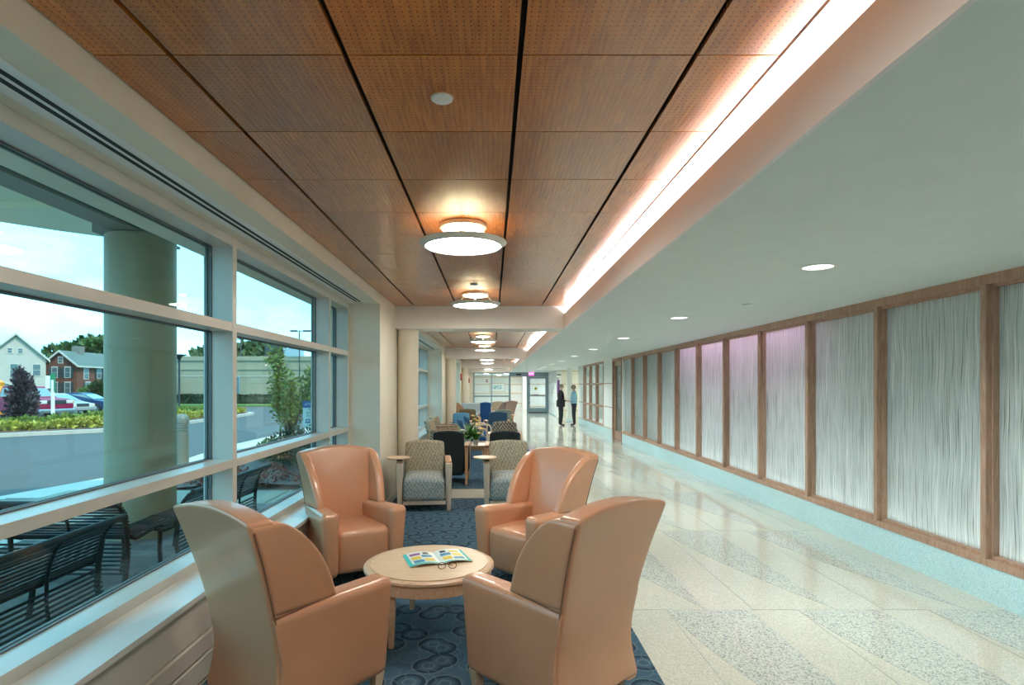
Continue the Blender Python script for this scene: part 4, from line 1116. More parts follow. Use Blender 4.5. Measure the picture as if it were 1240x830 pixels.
# ================================================================== outside
def omat(name, base, *a, **k): return mat(name, tuple(c*.76 for c in base), *a, **k)
GZ = -.15; RZ = -.25                       # sidewalk and road levels
M['asphalt'] = omat('asphalt', (.078, .074, .070), .85, var=.12, vscale=3)
M['concrete'] = omat('pale_concrete', (.56, .51, .44), .85, var=.06, vscale=4)
M['paver'] = omat('grey_paver', (.20, .185, .165), .85, var=.15, vscale=14)
M['paver2'] = omat('dark_paver', (.14, .13, .12), .85, var=.15, vscale=14)
M['sandpave'] = omat('green_grey_slab', (.33, .31, .24), .85, var=.05)
M['joint'] = omat('paver_joint', (.09, .10, .09), .9)
M['lawn'] = omat('lawn', (.10, .17, .02), .9, var=.25, vscale=2)
M['mulch'] = omat('mulch', (.17, .105, .09), .95, var=.5, vscale=40, bump=.8, bscale=50)
M['colpaint'] = omat('sage_column_paint', (.36, .30, .18), .55, var=.02)
M['steel_g'] = omat('grey_green_steel', (.29, .27, .23), .5, var=.05)
M['canopy'] = mat('pale_green_soffit', (.76, .78, .62), .6)
M['bench'] = omat('dark_green_bench_paint', (.010, .014, .012), .5, spec=.18)
M['bollard'] = omat('sage_bollard_paint', (.17, .18, .145), .45)
M['bark'] = omat('bark', (.10, .075, .055), .9, var=.3)
ground = struct(MB().box(-260, 60, -60, 320, RZ-.3, RZ).build('ground', 'asphalt', smooth=False))
# sidewalk along the building with a curved kerb
kerb = [(-2.15, -6), (-8.2, -6), (-8.1, 6), (-7.95, 9.4), (-7.55, 11.3), (-7.3, 13.2), (-7.6, 15.0), (-7.9, 18), (-7.9, 60), (-2.15, 60)]
sw = struct(MB().prism(kerb, RZ, GZ-.012).build('sidewalk', 'concrete', smooth=False))
# pavers by the benches
pv = MB().box(-.198, .198, -.098, .098, 0, .012).mesh('paver', 'paver', False); pv2 = MB().box(-.198, .198, -.098, .098, 0, .012).mesh('paver', 'paver2', False)
MB().box(-5.4, -2.16, 1.0, 8.35, GZ-.013, GZ-.008).build('paver_bed', 'joint', sw, smooth=False)
i = 0
for r in range(36):
    y = 1.1+.202*r
    for c in range(8):
        x = -2.36-.402*c-(.2 if r % 2 else 0)
        if x < -5.25: continue
        if x > -2.2: continue
        inst('paver', pv if random.random() < .65 else pv2, sw, (x, y, GZ-.012))
MB().box(-7.2, -2.16, 8.36, 8.75, GZ-.012, GZ).build('slab', 'paver2', sw, smooth=False)
for k in range(4): MB().box(-2.2-1.25*k-1.22, -2.2-1.25*k, 8.77, 9.88, GZ-.012, GZ+.0).build('slab', 'sandpave', sw, smooth=False)
# tactile strip near the road
MB().box(-7.7, -6.9, 6.2, 9.2, GZ-.012, GZ-.006).build('tactile_strip', 'concrete', sw, smooth=False)
for q in range(30): MB().box(-7.65, -6.95, 6.25+.1*q, 6.29+.1*q, GZ-.006, GZ+.004).build('tactile_bar', 'bollard', sw, smooth=False)
# road marking
struct(MB().box(-40, -17.2, 19.0, 19.12, RZ, RZ+.004).build('road_marking', 'concrete', smooth=False))

# big column and canopy
bc = MB().lathe([(.378, GZ), (.378, 3.385)], seg=64).build('canopy_column', 'colpaint', loc=(-4.22, 7.0, 0))
MB().lathe([(.35, 3.385), (.35, 3.40)], seg=48).build('column_cap', 'colpaint', bc)
tag(bc, 'thick round sage green column outside the window', 'column')
cp = empty('entrance_canopy', (0, 0, 0))
def ibeam(x, z, y0, y1, w, h):
    b = MB(); b.box(x-w/2, x+w/2, y0, y1, z, z+.03); b.box(x-w/2, x+w/2, y0, y1, z+h-.03, z+h); b.box(x-.012, x+.012, y0, y1, z+.03, z+h-.03); return b
ibeam(-4.22, 3.40, 3.0, 7.6, .30, .38).build('main_beam', 'steel_g', cp, smooth=False)
ibeam(-3.55, 3.50, 3.0, 7.35, .16, .28).build('side_beam', 'steel_g', cp, smooth=False)
for y in (3.2, 4.9, 6.6):
    MB().box(-4.10, -3.58, y, y+.12, 3.50, 3.70).build('bracket', 'steel_g', cp, smooth=False)
    MB().box(-3.50, -3.25, y+.3, y+.42, 3.56, 3.66).box(-3.50, -3.25, y+.3, y+.32, 3.50, 3.78).build('clamp', 'canopy', cp, smooth=False)
    MB().lathe([(.03, 0), (.03, .05)], (-3.40, y+.25, 3.62), 12, 'Y').build('bolt', 'gasket', cp)
MB().box(-4.62, -3.82, 6.72, 7.28, 3.40, 3.62).build('bearing_block', 'steel_g', cp, smooth=False)
arc = [(-2.16, 3.0), (-2.16, 8.2), (-3.2, 8.75), (-4.0, 8.85), (-4.8, 8.75), (-5.55, 8.50), (-6.05, 8.1), (-6.5, 7.65), (-6.85, 6.8), (-6.9, 5.8), (-6.6, 4.7), (-5.8, 3.6), (-4.6, 3.0)]
MB().prism(arc, 3.78, 3.95).build('roof_plate', 'canopy', cp, smooth=False)
for y in (3.8, 5.3, 6.8): MB().box(-5.8, -2.2, y, y+.08, 3.70, 3.78).build('purlin', 'canopy', cp, smooth=False)
MB().lathe([(.11, 0), (.13, .25)], (-5.15, 5.3, 3.22), 20).build('canopy_lamp', 'lamp_white', cp)
MB().cyl((-5.15, 5.3, 3.45), .03, .34, 10).build('lamp_stem', 'lamp_white', cp)
tag(cp, 'pale green entrance canopy on grey steel beams outside the window', 'canopy')

# metal slat benches; local: length along X, back at +Y... sitter faces -Y
def make_bench(L):
    t = empty('metal_bench'); z0 = GZ
    prof = [(-.46, .40), (-.40, .43), (-.28, .425), (-.14, .41), (-.02, .40), (.06, .43), (.10, .50), (.12, .58), (.15, .66), (.21, .735), (.27, .765)]
    def pt(s):
        n = len(prof)-1; i = min(n-1, int(s*n)); f = s*n-i
        return (prof[i][0]+(prof[i+1][0]-prof[i][0])*f, prof[i][1]+(prof[i+1][1]-prof[i][1])*f)
    sl = MB().tube([(-L/2, 0, 0), (L/2, 0, 0)], .0100, 6).mesh('slat', 'bench')
    for i in range(28):
        y, z = pt(i/28*.985); o = inst('slat', sl, t, (0, y, z0+z))
    MB().tube([(-L/2-.02, .27, z0+.765), (L/2+.02, .27, z0+.765)], .026, 10).build('top_rail', 'bench', t)
    MB().tube([(-L/2, .245, z0+.745), (L/2, .245, z0+.745)], .014, 8).build('top_rail', 'bench', t)
    nsup = 5
    for i in range(nsup):
        x = -L/2+.03+(L-.06)*i/(nsup-1)
        MB().tube([(x, p[0], z0+p[1]) for p in prof], .015, 6, flat=(.8, 1.2)).build('support', 'bench', t)
        if i in (0, 2, 4):
            MB().tube([(x, .13, z0+.60), (x, .10, z0+.42), (x, .09, z0+.25), (x, .12, z0+.10), (x, .17, z0)], .021, 8).build('rear_leg', 'bench', t)
            MB().tube([(x, -.42, z0+.42), (x, -.40, z0+.2), (x, -.43, z0)], .021, 8).build('front_leg', 'bench', t)
    # lower back slats below the seat line
    for z in (.375, .34, .305, .27, .235, .20, .165, .13): inst('slat', sl, t, (0, .095+.0009*(30*(.42-z))**2*.5, z0+z))
    for i in (1, 3):
        x = -L/2+.03+(L-.06)*i/(nsup-1); MB().tube([(x, .10, z0+.50), (x, .095, z0+.30), (x, .12, z0+.12)], .013, 6).build('back_bar', 'bench', t)
    return t
b1 = make_bench(2.1)
b1.location = (-3.09, 3.40, 0); b1.rotation_euler = (0, 0, -PI/2); tag(b1, 'dark green metal slat bench backing on the window, its end near the crosswise bench', 'bench')
b2 = copy_tree(b1); b2.location = (-4.22, 5.20, 0); b2.rotation_euler = (0, 0, PI); tag(b2, 'dark green metal slat bench standing crosswise in front of the sage column', 'bench')
b3 = copy_tree(b1); b3.location = (-3.09, 6.44, 0); b3.scale = (.89, 1, 1); b3.rotation_euler = (0, 0, -PI/2); tag(b3, 'dark green metal slat bench backing on the window next to the planting bed', 'bench')
b4 = copy_tree(b1); b4.location = (-5.0, 3.2, 0); b4.rotation_euler = (0, 0, PI/2); tag(b4, 'dark green metal slat bench near the road, facing the building', 'bench')
# bollard
bo = MB().lathe([(.14, GZ), (.14, .60)], seg=28).build('bollard', 'bollard', loc=(-7.03, 13.2, 0))
MB().lathe([(.105, .60), (.105, .78)], seg=28).build('louvre_core', 'lamp_white', bo)
for i in range(5): MB().lathe([(.142, .61+.036*i), (.142, .63+.036*i)], seg=28).build('louvre', 'bollard', bo)
MB().lathe([(.145, .78), (.145, .86), (.125, .92), (.09, .965), (.03, .985), (.001, .988)], seg=28, cap=False).build('dome', 'bollard', bo)
tag(bo, 'round sage green light bollard with dome top at the kerb', 'bollard')

# ---- plants
def leaf_cloud(name, material, parent, n, fn, size, seed, aspect=.5, flat=0.5):
    """n small folded leaves placed by fn(rnd) -> (point, outward direction)"""
    rnd = random.Random(seed); b = MB()
    for i in range(n):
        p, d = fn(rnd); p = Vector(p); d = (Vector(d).normalized()+Vector((rnd.gauss(0, .6), rnd.gauss(0, .6), rnd.gauss(flat, .5)))).normalized()
        a = d.cross(Vector((rnd.gauss(0, 1), rnd.gauss(0, 1), rnd.gauss(0, 1)))); a = a.normalized() if a.length > 1e-4 else Vector((1, 0, 0))
        nrm = d.cross(a); s = size*rnd.uniform(.6, 1.3)
        b.add([p, p+d*s*.5+a*s*aspect*.5+nrm*s*.08, p+d*s, p+d*s*.5-a*s*aspect*.5+nrm*s*.08], [(0, 1, 2), (0, 2, 3)])
    return b.build(name, material, parent, smooth=False)
def ell(cx, cy, cz, rx, ry, rz, shell=.55):
    def f(r):
        while True:
            v = Vector((r.gauss(0, 1), r.gauss(0, 1), r.gauss(0, 1)))
            if v.length > 1e-3: break
        v.normalize(); k = r.uniform(shell, 1.0)
        return ((cx+v.x*rx*k, cy+v.y*ry*k, cz+v.z*rz*k), v)
    return f
def multi(blobs):
    fs = [ell(*b) for b in blobs]
    w = [b[3]*b[5] for b in blobs]
    def f(r): return r.choices(fs, w)[0](r)
    return f
M['fol_purple'] = omat('purple_foliage', (.055, .040, .050), .7, var=.5, vscale=5)
M['fol_green'] = omat('fresh_foliage', (.085, .16, .02), .6, var=.4, vscale=4)
M['fol_mid'] = omat('tree_foliage', (.055, .105, .02), .7, var=.4, vscale=.6)
M['fol_dark'] = omat('shrub_foliage', (.028, .05, .014), .7, var=.4, vscale=5)
M['fol_yellow'] = omat('yellow_green_foliage', (.44, .40, .05), .6, var=.3, vscale=6)
M['fol_lime'] = omat('lime_foliage', (.15, .22, .02), .6, var=.3, vscale=6)
M['fol_red'] = omat('red_foliage', (.30, .06, .03), .6, var=.6, vscale=12)
M['fol_olive'] = omat('olive_foliage', (.13, .20, .02), .55, var=.4, vscale=5)
# planting island across the road
isl = [(-60, 19.0), (-30, 19.8), (-18, 21.1), (-15.7, 23.4), (-14.95, 28), (-15.0, 34), (-15.6, 38.2), (-16.6, 39.6), (-18.0, 39.4), (-19.0, 37), (-19.4, 32), (-20.5, 28.4), (-30, 26.5), (-60, 25.5)]
island = struct(MB().prism(isl, RZ, RZ+.14).build('kerb_island', 'concrete', smooth=False))
def shrink(p, c, k): return (c[0]+(p[0]-c[0])*k, c[1]+(p[1]-c[1])*k)
isl2 = [(-60, 19.3), (-30, 20.1), (-18.1, 21.4), (-16.0, 23.6), (-15.25, 28), (-15.3, 34), (-15.9, 38.0), (-16.7, 39.2), (-17.8, 39.0), (-18.7, 37), (-19.1, 32), (-20.3, 28.1), (-30, 26.2), (-60, 25.2)]
MB().prism(isl2, RZ+.14, RZ+.18).build('planting_soil', 'mulch', island, smooth=False)
def shrub(x, y, z, r, h, m, label, group, seed, n=420, size=.16, name='low_shrub'):
    t = empty(name, (x, y, z))
    leaf_cloud('foliage', m, t, n, ell(0, 0, h*.5, r, r, h*.5, .45), size, seed, .55)
    MB().tube([(0, 0, 0), (0, 0, h*.5)], .02, 5).build('stem', 'bark', t)
    tag(t, label, 'shrub', group); return t
protoY = shrub(0, 0, 0, .62, .32, 'fol_yellow', 'low yellow-green plant in the row along the island kerb', 'yellow-green plants along the island kerb', 5, 520, .17)
protoL = shrub(0, 0, 0, .85, .42, 'fol_lime', 'bushy lime green shrub behind the yellow-green plants on the island', 'lime green shrubs on the island', 6, 620, .19)
def along(pts, step):
    out = []; carry = 0
    for (a, b) in zip(pts[:-1], pts[1:]):
        a = Vector(a); b = Vector(b); L = (b-a).length; s = carry
        while s < L: out.append(a+(b-a)*(s/L)); s += step
        carry = s-L
    return out
def spread(proto, pts, z):
    for i, p in enumerate(pts):
        o = proto if i == 0 else copy_tree(proto)
        o.location = (p.x+random.uniform(-.1, .1), p.y+random.uniform(-.1, .1), z); o.rotation_euler = (0, 0, random.uniform(0, 6)); k = random.uniform(.85, 1.12); o.scale = (k, k, random.uniform(.8, 1.15))
spread(protoY, along([(-26, 20.9), (-18.6, 22.0), (-16.7, 24.0), (-15.95, 28), (-16.0, 34), (-16.5, 38.0)], .95), RZ+.16)
spread(protoL, along([(-27, 22.6), (-19.4, 23.6), (-17.9, 25.2), (-17.1, 28.5), (-17.2, 33), (-17.5, 36.5)], 1.35), RZ+.16)
# purple-leaved small tree on the island
pt_ = empty('purple_tree', (-19.9, 24.6, RZ+.16))
leaf_cloud('foliage', 'fol_purple', pt_, 3000, multi([(0, 0, .60, .56, .56, .52, .2), (.04, 0, 1.2, .56, .56, .6, .2), (.05, 0, 1.75, .38, .38, .5, .2), (-.05, 0, 2.15, .22, .22, .35, .1)]), .17, 11, .6)
MB().tube([(0, 0, 0), (.02, 0, 1.0), (0, 0, 2.2)], [.06, .045, .012], 6).build('trunk', 'bark', pt_)
tag(pt_, 'small dark purple tree growing on the island before the pickup', 'tree')
# young tree by the sidewalk
yt = empty('young_tree', (-5.25, 15.0, 0.0))
blobs = []; rnd = random.Random(21); trunks = []
for i in range(9):
    a = rnd.uniform(0, 2*PI); r = rnd.uniform(.2, 1.0); h = rnd.uniform(.9, 2.45)
    trunks.append([(0, 0, .0), (math.cos(a)*r*.4, math.sin(a)*r*.4, h*.45), (math.cos(a)*r, math.sin(a)*r, h)])
    for kk in (.45, .62, .8, 1.0):
        blobs.append((math.cos(a)*r*kk*1.1, math.sin(a)*r*kk*1.1, h*kk+.12, .24, .24, .22, .1))
for tr in trunks: MB().tube(tr, [.03, .018, .006], 5).build('trunk', 'bark', yt)
leaf_cloud('foliage', 'fol_olive', yt, 3600, multi(blobs), .105, 22, .6)
tag(yt, 'young leafy multi-stem tree in the mulch bed outside the window', 'tree')
yt2 = empty('young_tree', (-4.55, 16.4, 0.0))
blobs = [(x*.4, y*.4, .8+.32*i, .5, .5, .35, .2) for i, (x, y) in enumerate(((1, 0), (-1, .5), (.6, -1), (-.6, -.6), (.3, .8), (0, 0)))]
leaf_cloud('foliage', 'fol_green', yt2, 6500, multi(blobs), .08, 23, .6)
MB().tube([(0, 0, 0), (0.05, 0, 1.2), (0, 0, 2.6)], [.035, .025, .008], 6).build('trunk', 'bark', yt2)
tag(yt2, 'denser green tree behind the blue and white sign', 'tree')
# mulch bed with plants
bed = MB(); n = 14
for i in range(n):
    for j in range(n):
        pass
vs_ = []; fs_ = []
for i in range(n+1):
    for j in range(n+1):
        u, v = i/n, j/n; x = -7.4+5.1*u; y = 9.92+10*v
        x0 = -6.5+.9*max(0, 1-v*3)
        x = x0+(-2.2-x0)*u
        vs_.append((x, y, GZ+.0+.26*math.sin(PI*min(1, u*1.1))*math.sin(PI*min(1, .08+v*.95))**.6+random.uniform(-.015, .02)))
for i in range(n):
    for j in range(n):
        a = i*(n+1)+j; fs_.append((a, a+n+1, a+n+2, a+1))
bed.add(vs_, fs_); tag(bed.build('mulch_bed', 'mulch'), 'brown mulch bed mounded outside the window', 'planting bed')
rp = shrub(0, 0, 0, .26, .24, 'fol_red', 'low red-leaved ground plant in the mulch bed', 'red-leaved plants in the mulch bed', 8, 160, .07, 'red_ground_plant')
spread(rp, [Vector((-4.9, 10.15, 0)), Vector((-4.4, 10.2, 0)), Vector((-4.0, 10.15, 0)), Vector((-3.6, 10.3, 0)), Vector((-5.3, 10.3, 0)), Vector((-4.2, 10.8, 0)), Vector((-4.7, 10.9, 0)), Vector((-3.3, 10.2, 0)), Vector((-5.0, 11.6, 0)), Vector((-5.6, 11.2, 0))], GZ+.03)
shrub(-3.9, 11.7, GZ+.15, .62, .75, 'fol_dark', 'dark green bush in the mulch bed beside the sign', None, 9, 1500, .09, 'garden_bush')
shrub(-3.0, 11.2, GZ+.10, .5, .8, 'fol_dark', 'dark green bush in the mulch bed against the building wall', None, 10, 1200, .09, 'garden_bush')
shrub(-4.5, 12.2, GZ+.15, .45, .55, 'fol_olive', 'light green bush in the mulch bed before the young tree', None, 12, 900, .08, 'garden_bush')
# sign in the mulch bed
M['sign_blue'] = omat('sign_blue', (.01, .09, .30), .4); M['sign_white'] = omat('sign_white', (.72, .80, .74), .4); M['sign_ink'] = omat('sign_ink', (.02, .03, .03), .5)
sg_ = empty('notice_sign', (-3.70, 12.0, 0))
MB().tube([(0, .02, GZ+.05), (0, .02, 1.30)], .02, 8).build('post', 'bark', sg_)
pl = MB().box(-.20, .20, -.006, .006, .745, 1.31).build('plate', 'sign_white', sg_, smooth=False)
MB().box(-.20, .20, -.009, -.005, 1.17, 1.312).build('blue_header', 'sign_blue', sg_, smooth=False)
text('lettering', 'ATTENTION', .058, 'sign_white', pl, (0, -.010, 1.24), (PI/2, 0, 0))
for i, w in enumerate(('THESE', 'BAY ARE', 'IN PARK')): text('lettering', w, .062, 'sign_ink', pl, (-.01, -.007, 1.13-.063*i), (PI/2, 0, 0))
MB().box(-.14, -.05, -.009, -.005, .855, .94).build('pictogram', 'sign_blue', sg_, smooth=False)
MB().box(-.12, -.07, -.011, -.008, .885, .92).build('pictogram_mark', 'sign_white', sg_, smooth=False)
MB().box(-.02, .15, -.009, -.005, .90, .925).build('text_line', 'sign_ink', sg_, smooth=False)
MB().box(-.08, .13, -.009, -.005, .80, .825).build('text_line', 'sign_ink', sg_, smooth=False)
tag(sg_, 'white sign with blue header standing in the mulch bed', 'sign')

# ---- lamp posts and street sign
M['post_dk'] = omat('dark_post_paint', (.03, .045, .05), .5)
def lamp_post(x, y, h, label, kind=0):
    t = empty('lamp_post', (x, y, RZ))
    MB().tube([(0, 0, 0), (0, 0, h-.35)], .06, 10).build('pole', 'post_dk', t)
    if kind == 0:
        MB().lathe([(.05, h-.38), (.16, h-.12), (.42, h-.05), (.42, h), (.001, h+.03)], seg=20, cap=False).build('head', 'post_dk', t)
    else:
        MB().box(-.05, 1.1, -.05, .05, h-.42, h-.34).build('arm', 'post_dk', t, smooth=False); MB().box(-.9, -.2, -.2, .2, h-.45, h-.3).box(.4, 1.3, -.2, .2, h-.45, h-.3).build('head', 'post_dk', t, smooth=False)
    MB().lathe([(.14, 0), (.12, .25), (.07, .3)], seg=12).build('base', 'post_dk', t)
    tag(t, label, 'lamp post')
lamp_post(-18.6, 34.6, 3.75, 'dark lamp post with flared head on the planting island')
lamp_post(-19.4, 60-1.4, 7.8, 'tall twin-head car park lamp before the beige building', 1)
M['sgreen'] = omat('street_sign_green', (.02, .25, .10), .5)
ss_ = empty('street_sign', (-20.6, 27.3, RZ+.16))
MB().box(-.06, .06, -.04, .04, 0, 2.0).build('post', 'white', ss_, smooth=False)
MB().box(-.10, .10, -.03, .03, 1.45, 2.3).build('plate', 'sgreen', ss_, smooth=False)
MB().box(-.32, -.12, -.03, .03, 1.6, 2.2).build('side_plate', 'white', ss_, smooth=False)
tag(ss_, 'white post with green plate standing beside the pickup', 'sign')

# ---- vehicles (local: length along X, front at +X)
M['veh_red'] = omat('magenta_red_paint', (.30, .012, .06), .5, spec=.25); M['veh_silver'] = omat('silver_paint', (.34, .34, .33), .45, spec=.3); M['veh_blue'] = omat('dark_blue_paint', (.015, .045, .13), .45, spec=.3)
M['veh_white'] = omat('pale_silver_paint', (.50, .47, .45), .3, coat=.4)
M['veh_glass'] = omat('car_glass', (.22, .32, .34), .08); M['tyre'] = omat('tyre', (.015, .015, .017), .8); M['chrome'] = omat('chrome', (.6, .62, .62), .2, metal=.9)
M['headl'] = omat('headlamp', (.75, .75, .70), .15); M['amber'] = omat('amber_lamp', (.75, .28, .03), .3); M['grille'] = omat('grille', (.03, .035, .04), .4)
def vehicle(name, paint, body, cab, width, wheels, wr, loc, rotz, label, hood_z):
    t = empty(name, loc, rotz); w = width/2
    def taper(b_):
        b_.v = [(x, y*(1-.05*max(0, (z-.9))), z) for x, y, z in b_.v]; return b_
    # body: rounded in plan through several slices
    bm_ = MB()
    n = len(body); slices = [(-w, .955), (-w*.92, 1.0), (w*.92, 1.0), (w, .955)]
    cx = sum(p[0] for p in body)/n; cz = sum(p[1] for p in body)/n
    vs_ = []
    for (y, k) in slices:
        for (x, z) in body: vs_.append((cx+(x-cx)*k, y, cz+(z-cz)*k))
    fs_ = [tuple(range(n)), tuple(range(4*n-1, 3*n-1, -1))]
    for s in range(3):
        for i in range(n): j = (i+1) % n; fs_.append((s*n+i, s*n+j, (s+1)*n+j, (s+1)*n+i))
    bm_.add(vs_, fs_).build('body', paint, t, angle=35)
    # cabin with sloping sides
    m = len(cab); vs_ = []
    zlo = min(p[1] for p in cab); zhi = max(p[1] for p in cab)
    for s in (-1, 1):
        for (x, z) in cab: vs_.append((x, s*(w*.93-.16*(z-zlo)/(zhi-zlo)), z))
    fs_ = [tuple(range(m)), tuple(range(2*m-1, m-1, -1))]+[(i, (i+1) % m, m+(i+1) % m, m+i) for i in range(m)]
    MB().add(vs_, fs_).build('cabin', paint, t, smooth=False)
    # side windows and windscreen
    xs0 = [p[0] for p in cab if p[1] == zlo]; xs1 = [p[0] for p in cab if p[1] > zhi-.12]
    a0, a1, b0, b1 = min(xs0), max(xs0), min(xs1), max(xs1)
    def onside(x, z, s, e=.006): return (x, s*(w*.93-.16*(z-zlo)/(zhi-zlo)+e), z)
    zl, zh = zlo+.06, zhi-.10
    def L(p, q, f): return p+(q-p)*f
    fl, fh = .06/(zhi-zlo), 1-.10/(zhi-zlo)
    lo0, lo1, hi0, hi1 = L(a0, b0, fl)+.10, L(a1, b1, fl)-.10, L(a0, b0, fh)+.08, L(a1, b1, fh)-.08
    for s in (-1, 1):
        for q0, q1 in ((0, .47), (.53, 1)):
            pts = [onside(L(lo0, lo1, q0), zl, s), onside(L(lo0, lo1, q1), zl, s), onside(L(hi0, hi1, q1), zh, s), onside(L(hi0, hi1, q0), zh, s)]
            ins = [(p[0], p[1]-s*.02, p[2]) for p in pts]
            MB().add(pts+ins, [(0, 1, 2, 3), (4, 5, 6, 7), (0, 1, 5, 4), (1, 2, 6, 5), (2, 3, 7, 6), (3, 0, 4, 7)]).build('side_window', 'veh_glass', t, smooth=False)
    for (xa, xb, nm, e) in ((a1, b1, 'windscreen', .012), (a0, b0, 'rear_window', -.012)):
        pts = []
        for f, ff in ((fl, .86), (fh, .78)):
            x = L(xa, xb, f)+e; z = zlo+(zhi-zlo)*f; ww = (w*.93-.16*f)*.92
            pts += [(x, -ww, z), (x, ww, z)]
        pts = [pts[0], pts[1], pts[3], pts[2]]; ins = [(p[0]-e*2, p[1], p[2]) for p in pts]
        MB().add(pts+ins, [(0, 1, 2, 3), (4, 5, 6, 7), (0, 1, 5, 4), (1, 2, 6, 5), (2, 3, 7, 6), (3, 0, 4, 7)]).build(nm, 'veh_glass', t, smooth=False)
    xf = max(p[0] for p in body); 
    for s in (-1, 1):
        for x in wheels:
            wh = MB().lathe([(wr, -.11), (wr, .11)], (x, s*(w-.09), wr), 24, 'Y').build('wheel', 'tyre', t)
            MB().lathe([(wr*.6, -.115), (wr*.6, .115)], (x, s*(w-.09), wr), 18, 'Y').build('hub_cap', 'chrome', wh)
        MB().rbox((.05, .19, .09), .03, (1, 2, 1), 2, None, (xf-.06, s*(w-.27), hood_z-.17)).build('headlight', 'headl', t)
        MB().rbox((.05, .05, .08), .02, (1, 1, 1), 2, None, (xf-.09, s*(w-.06), hood_z-.18)).build('indicator', 'amber', t)
    MB().rbox((.03, w-.48, .11), .02, (1, 2, 1), 2, None, (xf-.015, 0, hood_z-.17)).build('grille', 'grille', t)
    MB().rbox((.09, w-.02, .12), .04, (1, 3, 1), 2, None, (xf+.0, 0, .48)).build('bumper', 'chrome' if name == 'pickup' else paint, t)
    tag(t, label, 'car' if name != 'pickup' else 'pickup'); return t
pk_body = [(-2.8, .45), (2.7, .45), (2.78, .75), (2.72, 1.05), (2.4, 1.14), (1.25, 1.22), (-2.75, 1.22), (-2.85, 1.0)]
pk_cab = [(-.75, 1.22), (1.35, 1.22), (.62, 1.82), (.45, 1.86), (-.5, 1.86), (-.62, 1.82)]
vehicle('pickup', 'veh_red', pk_body, pk_cab, 1.95, (-1.75, 1.85), .38, (-27.0, 33.6, RZ), -.35, 'magenta red pickup parked behind the purple tree', 1.15)
sd_body = [(-2.25, .35), (2.2, .35), (2.3, .6), (2.2, .78), (1.2, .95), (-1.7, 1.0), (-2.25, .92), (-2.32, .6)]
sd_cab = [(-1.75, .98), (1.25, .95), (.35, 1.38), (.1, 1.42), (-.7, 1.42), (-.95, 1.38)]
vehicle('sedan', 'veh_silver', sd_body, sd_cab, 1.78, (-1.4, 1.4), .32, (-27.6, 36.6, RZ), -.22, 'pale silver sedan parked between the pickup and the blue car', .86)
vehicle('sedan', 'veh_blue', sd_body, sd_cab, 1.78, (-1.4, 1.4), .32, (-28.4, 40.3, RZ), .10, 'dark blue sedan parked beside the silver car', .86)
vehicle('sedan', 'veh_white', sd_body, sd_cab, 1.8, (-1.4, 1.4), .32, (-34.0, 40.0, RZ), .0, 'white sedan parked behind the pickup cab', .86)
M['orange'] = omat('orange_plastic', (.85, .32, .03), .4)
ob = empty('work_beacon', (-31.3, 36.9, RZ)); MB().lathe([(.42, 0), (.42, 1.70), (.30, 1.86), (.34, 2.1), (.15, 2.25), (.05, 2.35)], seg=16).build('drum', 'orange', ob); MB().lathe([(.6, 0), (.6, .08)], seg=16).build('foot', 'tyre', ob)
tag(ob, 'orange traffic drum rising behind the pickup cab', 'traffic drum')

